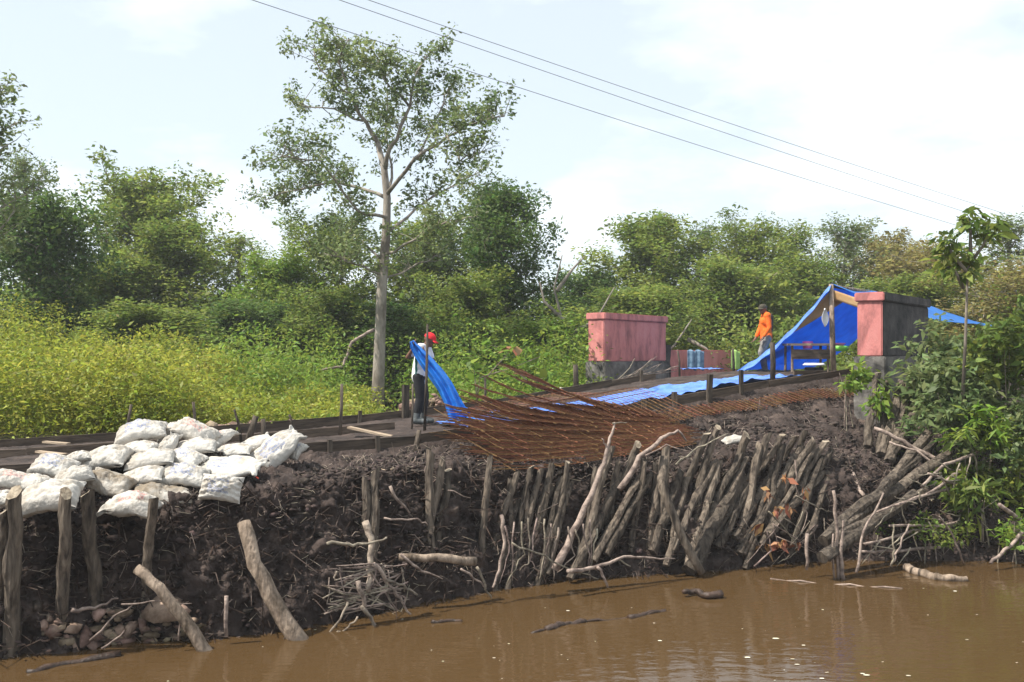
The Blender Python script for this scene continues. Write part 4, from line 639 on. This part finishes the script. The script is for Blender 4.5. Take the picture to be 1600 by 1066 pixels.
for pts in ([(1500, 640), (1503, 540), (1508, 450), (1512, 400)], [(1510, 430), (1485, 400), (1478, 372)], [(1511, 420), (1535, 385), (1548, 352)], [(1512, 400), (1515, 360), (1520, 340)], [(1508, 450), (1490, 425), (1480, 412)]):
    w = [P(x, y, 15)-o0+Vector((0, rnd.uniform(-.12, .12), 0)) for x, y in pts]; limb(b, w, .032, .012); C += [cloud(w[-1], .2, 48), cloud(w[-2].lerp(w[-1], .5), .18, 34)]
b.build('trunk', M['dbark'], root, True); leaves('crown', np.concatenate(C), .165, 'leafA', root, aspect=.42, droop=.6)
b = MB(); root = empty('young_sapling', P(790, 620, 20.5)); tag(root, 'thin sapling with few light leaves behind the rebar heap', 'sapling'); o0 = Vector(root.location); C = []
for pts in ([(745, 628), (750, 590), (800, 575), (850, 555)], [(760, 590), (800, 545), (765, 540)], [(800, 575), (830, 600), (850, 590)], [(745, 620), (740, 570)]):
    w = [P(x, y, 20.5)-o0 for x, y in pts]; limb(b, w, .016, .006, 5); C += [cloud(x, .16, 12) for x in w[1:]]
b.build('trunk', M['stick'], root, True); leaves('crown', np.concatenate(C), .2, 'leafC', root, aspect=.5, droop=.3)
q = P(803, 541, 20.5)-o0; leaves('dead_leaf', cloud(q, .07, 4), .26, 'leafD', root, aspect=.7, droop=.8)
dl = np.concatenate([cloud(PT(x, y, 9.85), .06, 7) for x, y in ((1225, 745), (1198, 770), (1232, 790), (1210, 795), (1190, 818), (1198, 852), (1225, 845), (1245, 850), (1215, 850), (1260, 765))]); tag(local(leaves('dead_leaves', dl, .14, 'leafD', aspect=.4, droop=1.2)), 'withered brown leaves hanging before the right piles', 'leaves')
n = 60; px = nr.uniform(250, 1600, n); py = 1066-(nr.uniform(0, 1, n)**1.3)*150; pts = [P(a, b, CH*F/(b-HZ)) for a, b in zip(px, py)]
sc_ = np.array([(p.x, p.y, .006) for p in pts if st(p.x, p.y)[1] < ip(TW, st(p.x, p.y)[0])-.15]); k = len(sc_); r = .008*np.exp(nr.normal(0, .5, k)); a6 = np.arange(6)*1.047
v = sc_[:, None]+np.stack([np.cos(a6)[None]*r[:, None]*1.6, np.sin(a6)[None]*r[:, None], np.zeros((k, 6))], 2); tag(npmesh('floating_scum', v.reshape(-1, 3), np.arange(6*k).reshape(-1, 6), M['foam']), 'pale flecks and leaf bits floating on the water', 'scum', kind='stuff')
# ------------------------------------------------------------------ thin haze in the air
hz = MB().box((0, 40, 9.3), 470, 330, 23.4).build('haze', M['wire']); tag(hz, kind='stuff')
mh = bpy.data.materials.new('haze'); mh.use_nodes = True; th_ = mh.node_tree; th_.nodes.remove(th_.nodes['Principled BSDF']); pv = th_.nodes.new('ShaderNodeVolumePrincipled')
pv.inputs['Color'].default_value = (.93, .96, 1, 1); pv.inputs['Density'].default_value = .0009; th_.links.new(pv.outputs[0], th_.nodes['Material Output'].inputs['Volume']); hz.data.materials[0] = mh
# ------------------------------------------------------------------ people
def body(name, bones, m, parent, vox=.010, it=2):
    """tapered capsules fused into one continuous surface"""
    b = MB()
    for a, c, r0, r1 in bones:
        a, c = Vector(a), Vector(c); d = c-a; L = max(d.length, 1e-4); d = d/L; n = 7; pts = [a-d*r0*.95, a-d*r0*.7]; rad = [r0*.3, r0*.72]
        for i in range(n): pts.append(a.lerp(c, i/(n-1))); rad.append(r0+(r1-r0)*i/(n-1))
        pts += [c+d*r1*.7, c+d*r1*.95]; rad += [r1*.72, r1*.3]; b.tube(pts, rad, 12)
    o = b.build(name, m, parent); md = o.modifiers.new('r', 'REMESH'); md.mode = 'VOXEL'; md.voxel_size = vox; sm = o.modifiers.new('s', 'SMOOTH'); sm.iterations = it; sm.factor = .5
    dg = bpy.context.evaluated_depsgraph_get(); me = bpy.data.meshes.new_from_object(o.evaluated_get(dg)); o.modifiers.clear(); old = o.data; o.data = me; bpy.data.meshes.remove(old); me.shade_smooth()
    if not me.materials: me.materials.append(m)
    return o
def V3(*a): return Vector(a)
def hand(w, d, n, k=1):                                # palm, four fingers and a thumb from the wrist w along d
    d = Vector(d).normalized(); n = Vector(n).normalized(); s_ = d.cross(n).normalized(); o = [(w, w+d*.07, .026, .03), (w+d*.03+s_*.018, w+d*.08+s_*.028, .016, .016), (w+d*.03-s_*.018, w+d*.08-s_*.028, .016, .016)]
    for i, L in enumerate((.062, .074, .070, .054)):
        a = w+d*.088+s_*(.033-.022*i); m_ = a+d*L*.55+n*.012; o += [(a, m_, .0095, .009), (m_, m_+d*L*.35+n*L*.35, .009, .0078)]
    a = w+d*.03+s_*.032*k; m_ = a+d*.035+s_*.028*k; return o+[(a, m_, .012, .011), (m_, m_+d*.03+n*.015, .011, .009)]
def head(c, f, tilt=0):                                # skull, jaw, nose, ears; f = facing direction
    f = Vector(f).normalized(); s_ = f.cross(V3(0, 0, 1)).normalized(); u = s_.cross(f); c = Vector(c)
    return [(c-f*.02+u*.02, c+f*.012+u*.03, .088, .086), (c+f*.03-u*.05, c+f*.055-u*.075, .058, .038), (c+f*.085+u*.01, c+f*.108-u*.022, .011, .015), (c+s_*.082-u*.01, c+s_*.088+u*.02, .014, .016), (c-s_*.082-u*.01, c-s_*.088+u*.02, .014, .016),
            (c+f*.075+s_*.03+u*.03, c+f*.075-s_*.03+u*.03, .016, .016), (c+f*.085-u*.05+s_*.016, c+f*.085-u*.05-s_*.016, .011, .011)]
def cap(c, f, m, parent):
    f = Vector(f).normalized(); s_ = f.cross(V3(0, 0, 1)).normalized(); u = s_.cross(f); c = Vector(c); b = MB(); n, k = 18, 7
    b.add([c+u*(.035+.098*math.sin(j/k*1.5708))+(f*math.cos(i*6.2832/n)*.112+s_*math.sin(i*6.2832/n)*.098)*math.cos(j/k*1.5)-f*.008 for j in range(k+1) for i in range(n)], [(j*n+i, j*n+(i+1) % n, (j+1)*n+(i+1) % n, (j+1)*n+i) for j in range(k) for i in range(n)])
    o = b.build('cap', m, parent, True); b = MB(); R_ = 9
    b.add([c+u*(.04-.02*w-.016*abs(a)**2)+f*(.09+.085*w*math.cos(a*.9))+s_*a*.085 for w in (0, .5, 1) for a in [(-1+2*i/(R_-1)) for i in range(R_)]], [(j*R_+i, j*R_+i+1, (j+1)*R_+i+1, (j+1)*R_+i) for j in range(2) for i in range(R_-1)])
    br = b.build('brim', m, o, True); md = br.modifiers.new('s', 'SOLIDIFY'); md.thickness = .006
def face_eyes(c, f, parent):
    f = Vector(f).normalized(); s_ = f.cross(V3(0, 0, 1)).normalized(); u = s_.cross(f); b = MB()
    for k in (-1, 1): p = Vector(c)+f*.089+s_*.032*k+u*.012; b.tube([p-s_*.012, p, p+s_*.012], [.003, .008, .003], 6)
    b.build('eyes', M['black'], parent)
# man in white with red cap, facing right, looking down, holding the sheet up
m1 = empty('person', PM); tag(m1, 'person in white shirt, black trousers and red cap holding up a blue sheet', 'person')
hd, fd = V3(.13, -.02, 1.47), V3(.85, -.25, -.42)
sr, sl_ = V3(-.03, -.17, 1.33), V3(.07, .17, 1.33); er, wr = V3(-.24, -.22, 1.17), V3(-.13, -.30, 1.33); el, wl = V3(.18, .15, 1.08), V3(.06, -.16, 1.22)
hip = V3(-.05, 0, .84)
legs1 = [(V3(-.06, -.09, .84), V3(-.03, -.10, .46), .088, .062), (V3(-.03, -.10, .46), V3(-.10, -.11, .08), .058, .042), (V3(-.04, .09, .84), V3(.03, .10, .46), .088, .062), (V3(.03, .10, .46), V3(-.01, .11, .08), .058, .042)]
feet1 = [(V3(-.13, -.11, .05), V3(.06, -.13, .035), .05, .04), (V3(-.04, .11, .05), V3(.15, .10, .035), .05, .04)]
tors = [(V3(-.05, -.05, .86), V3(-.05, .05, .86), .115, .115), (V3(-.04, -.03, 1.0), V3(-.04, .03, 1.0), .115, .115), (V3(.0, -.08, 1.2), V3(.02, .08, 1.2), .115, .115), (sr, sl_, .065, .065), (V3(-.05, 0, .9), V3(.01, 0, 1.25), .12, .12), (V3(.03, 0, 1.3), V3(.09, -.01, 1.42), .062, .052)]
body('body', tors+legs1+feet1+head(hd, fd)+[(sr, er, .05, .04), (er, wr, .038, .027), (sl_, el, .05, .04), (el, wl, .038, .027)]+hand(wr, (.1, -.1, 1), (1, 0, 0))+hand(wl, (-.3, -.5, .9), (1, 0, .2)), M['skin'], m1, .009)
body('shirt', [(a, b_2, r0+.02, r1+.02) for a, b_2, r0, r1 in tors[:5]]+[(V3(-.05, 0, .80), V3(-.05, 0, .9), .145, .14), (sr, sr.lerp(er, .6), .074, .066), (sl_, sl_.lerp(el, .6), .074, .066)], M['white'], m1, .014)
body('shirt_panel', [(V3(-.09, -.145, .86), V3(-.10, -.14, 1.16), .028, .022), (V3(-.09, -.15, .82), V3(-.09, -.145, .9), .035, .03)], M['green'], m1, .012)
body('trousers', [(V3(-.05, -.05, .83), V3(-.05, .05, .83), .132, .132)]+[(a, b_2, r0+.02, r1+.024) for a, b_2, r0, r1 in legs1[:1]+legs1[2:3]]+[(legs1[1][0], legs1[1][0].lerp(legs1[1][1], .7), .084, .07), (legs1[3][0], legs1[3][0].lerp(legs1[3][1], .7), .084, .07)], M['black'], m1, .014)
body('boots', [(a, b_2, r0+.012, r1+.014) for a, b_2, r0, r1 in feet1]+[(legs1[1][0].lerp(legs1[1][1], .55), legs1[1][1], .066, .062), (legs1[3][0].lerp(legs1[3][1], .55), legs1[3][1], .066, .062)], M['boot'], m1, .012)
cap(hd, fd, M['red'], m1); face_eyes(hd, fd, m1)
# the sheet he holds: from his raised hand down to a crumpled heap on the road
cpt = [(-.15, -.34, 1.45, .04), (-.11, -.36, 1.36, .07), (-.01, -.38, 1.22, .10), (.14, -.40, 1.04, .125), (.30, -.42, .84, .14), (.44, -.44, .64, .14), (.55, -.46, .42, .145), (.64, -.48, .22, .17), (.74, -.50, .07, .26), (.95, -.52, .05, .24), (1.2, -.52, .04, .14), (1.36, -.5, .03, .05)]
def held(u, v):
    n = len(cpt)-1; k = u*n; cp = np.array(cpt); c = np.stack([np.interp(k, np.arange(n+1), cp[:, j]) for j in range(4)], -1); tg = np.gradient(c[..., :3], axis=0); tg /= np.linalg.norm(tg, axis=-1)[..., None]+1e-9
    sd = np.stack([-tg[..., 2], 0*u, tg[..., 0]], -1); flat = np.clip((u-.68)/.08, 0, 1)[..., None]; sd = sd*(1-flat)+np.array([.2, .95, 0])*flat; w = (v-.5)*2*c[..., 3]
    p = c[..., :3]+sd*w[..., None]; fold = .045*np.sin(v*13+u*4)+.03*fbm(np.stack([u*9, v*4, u*0], -1), 3); p[..., 1] += fold*(1-flat[..., 0]); p[..., 2] += flat[..., 0]*(np.abs(fbm(np.stack([u*26, v*5, u*0+3], -1), 3))*.16+.02); return p+np.array(PM)
sheet('blue_sheet', 'bright blue plastic sheet held up by the man and trailing on the road', 'tarpaulin', held, 110, 26, 'tarp_cyan')
# man in orange, standing side on, looking towards the river
q = P(1196, 583, 22.7); m2 = empty('person', (q.x, q.y, q.z)); tag(m2, 'person in orange long sleeved shirt and dark cap standing by the tent', 'person')
hd, fd = V3(-.07, -.02, 1.50), V3(-.75, -.65, -.05); sr, sl_ = V3(.02, .17, 1.35), V3(.0, -.18, 1.35); er, wr = V3(-.06, .22, 1.08), V3(-.17, .17, .86); el, wl = V3(.03, -.24, 1.07), V3(-.10, -.24, .86)
legs2 = [(V3(.02, .09, .84), V3(-.04, .10, .46), .088, .062), (V3(-.04, .10, .46), V3(.02, .11, .08), .058, .042), (V3(.02, -.09, .84), V3(-.12, -.11, .48), .088, .062), (V3(-.12, -.11, .48), V3(-.04, -.11, .08), .058, .042)]
feet2 = [(V3(.05, .11, .05), V3(-.13, .13, .035), .05, .04), (V3(-.02, -.11, .05), V3(-.20, -.14, .035), .05, .04)]
tors = [(V3(.02, -.05, .86), V3(.02, .05, .86), .115, .115), (V3(.02, -.03, 1.0), V3(.02, .03, 1.0), .112, .112), (V3(.0, -.08, 1.22), V3(.01, .08, 1.22), .115, .115), (sr, sl_, .065, .065), (V3(.02, 0, .9), V3(.01, 0, 1.27), .12, .12), (V3(.0, 0, 1.32), V3(-.04, -.01, 1.45), .06, .05)]
body('body', tors+legs2+feet2+head(hd, fd)+[(sr, er, .05, .04), (er, wr, .038, .027), (sl_, el, .05, .04), (el, wl, .038, .027)]+hand(wr, (-.5, 0, -.8), (-1, 0, 0))+hand(wl, (-.5, .1, -.8), (-1, 0, 0)), M['skin'], m2, .009)
body('shirt', [(a, b_2, r0+.02, r1+.02) for a, b_2, r0, r1 in tors[:5]]+[(V3(.02, 0, .80), V3(.02, 0, .9), .14, .14), (sr, er, .072, .058), (er, er.lerp(wr, .9), .056, .045), (sl_, el, .072, .058), (el, el.lerp(wl, .9), .056, .045), (V3(.0, 0, 1.38), V3(-.02, 0, 1.42), .075, .068)], M['orange'], m2, .014)
body('painted_back_shade', [(V3(.10, -.06, 1.0), V3(.10, -.08, 1.34), .06, .065), (V3(.10, .06, 1.0), V3(.09, .08, 1.34), .06, .065)], M['dshade'], m2, .014)  # added dark shell: shade on his back put into colour
body('trousers', [(V3(.02, -.05, .83), V3(.02, .05, .83), .128, .128)]+[(a, b_2, r0+.022, r1+.028) for a, b_2, r0, r1 in legs2], M['trouser'], m2, .014)
body('boots', [(a, b_2, r0+.012, r1+.014) for a, b_2, r0, r1 in feet2], M['boot'], m2, .012); cap(hd, fd, M['cap'], m2); face_eyes(hd, fd, m2)
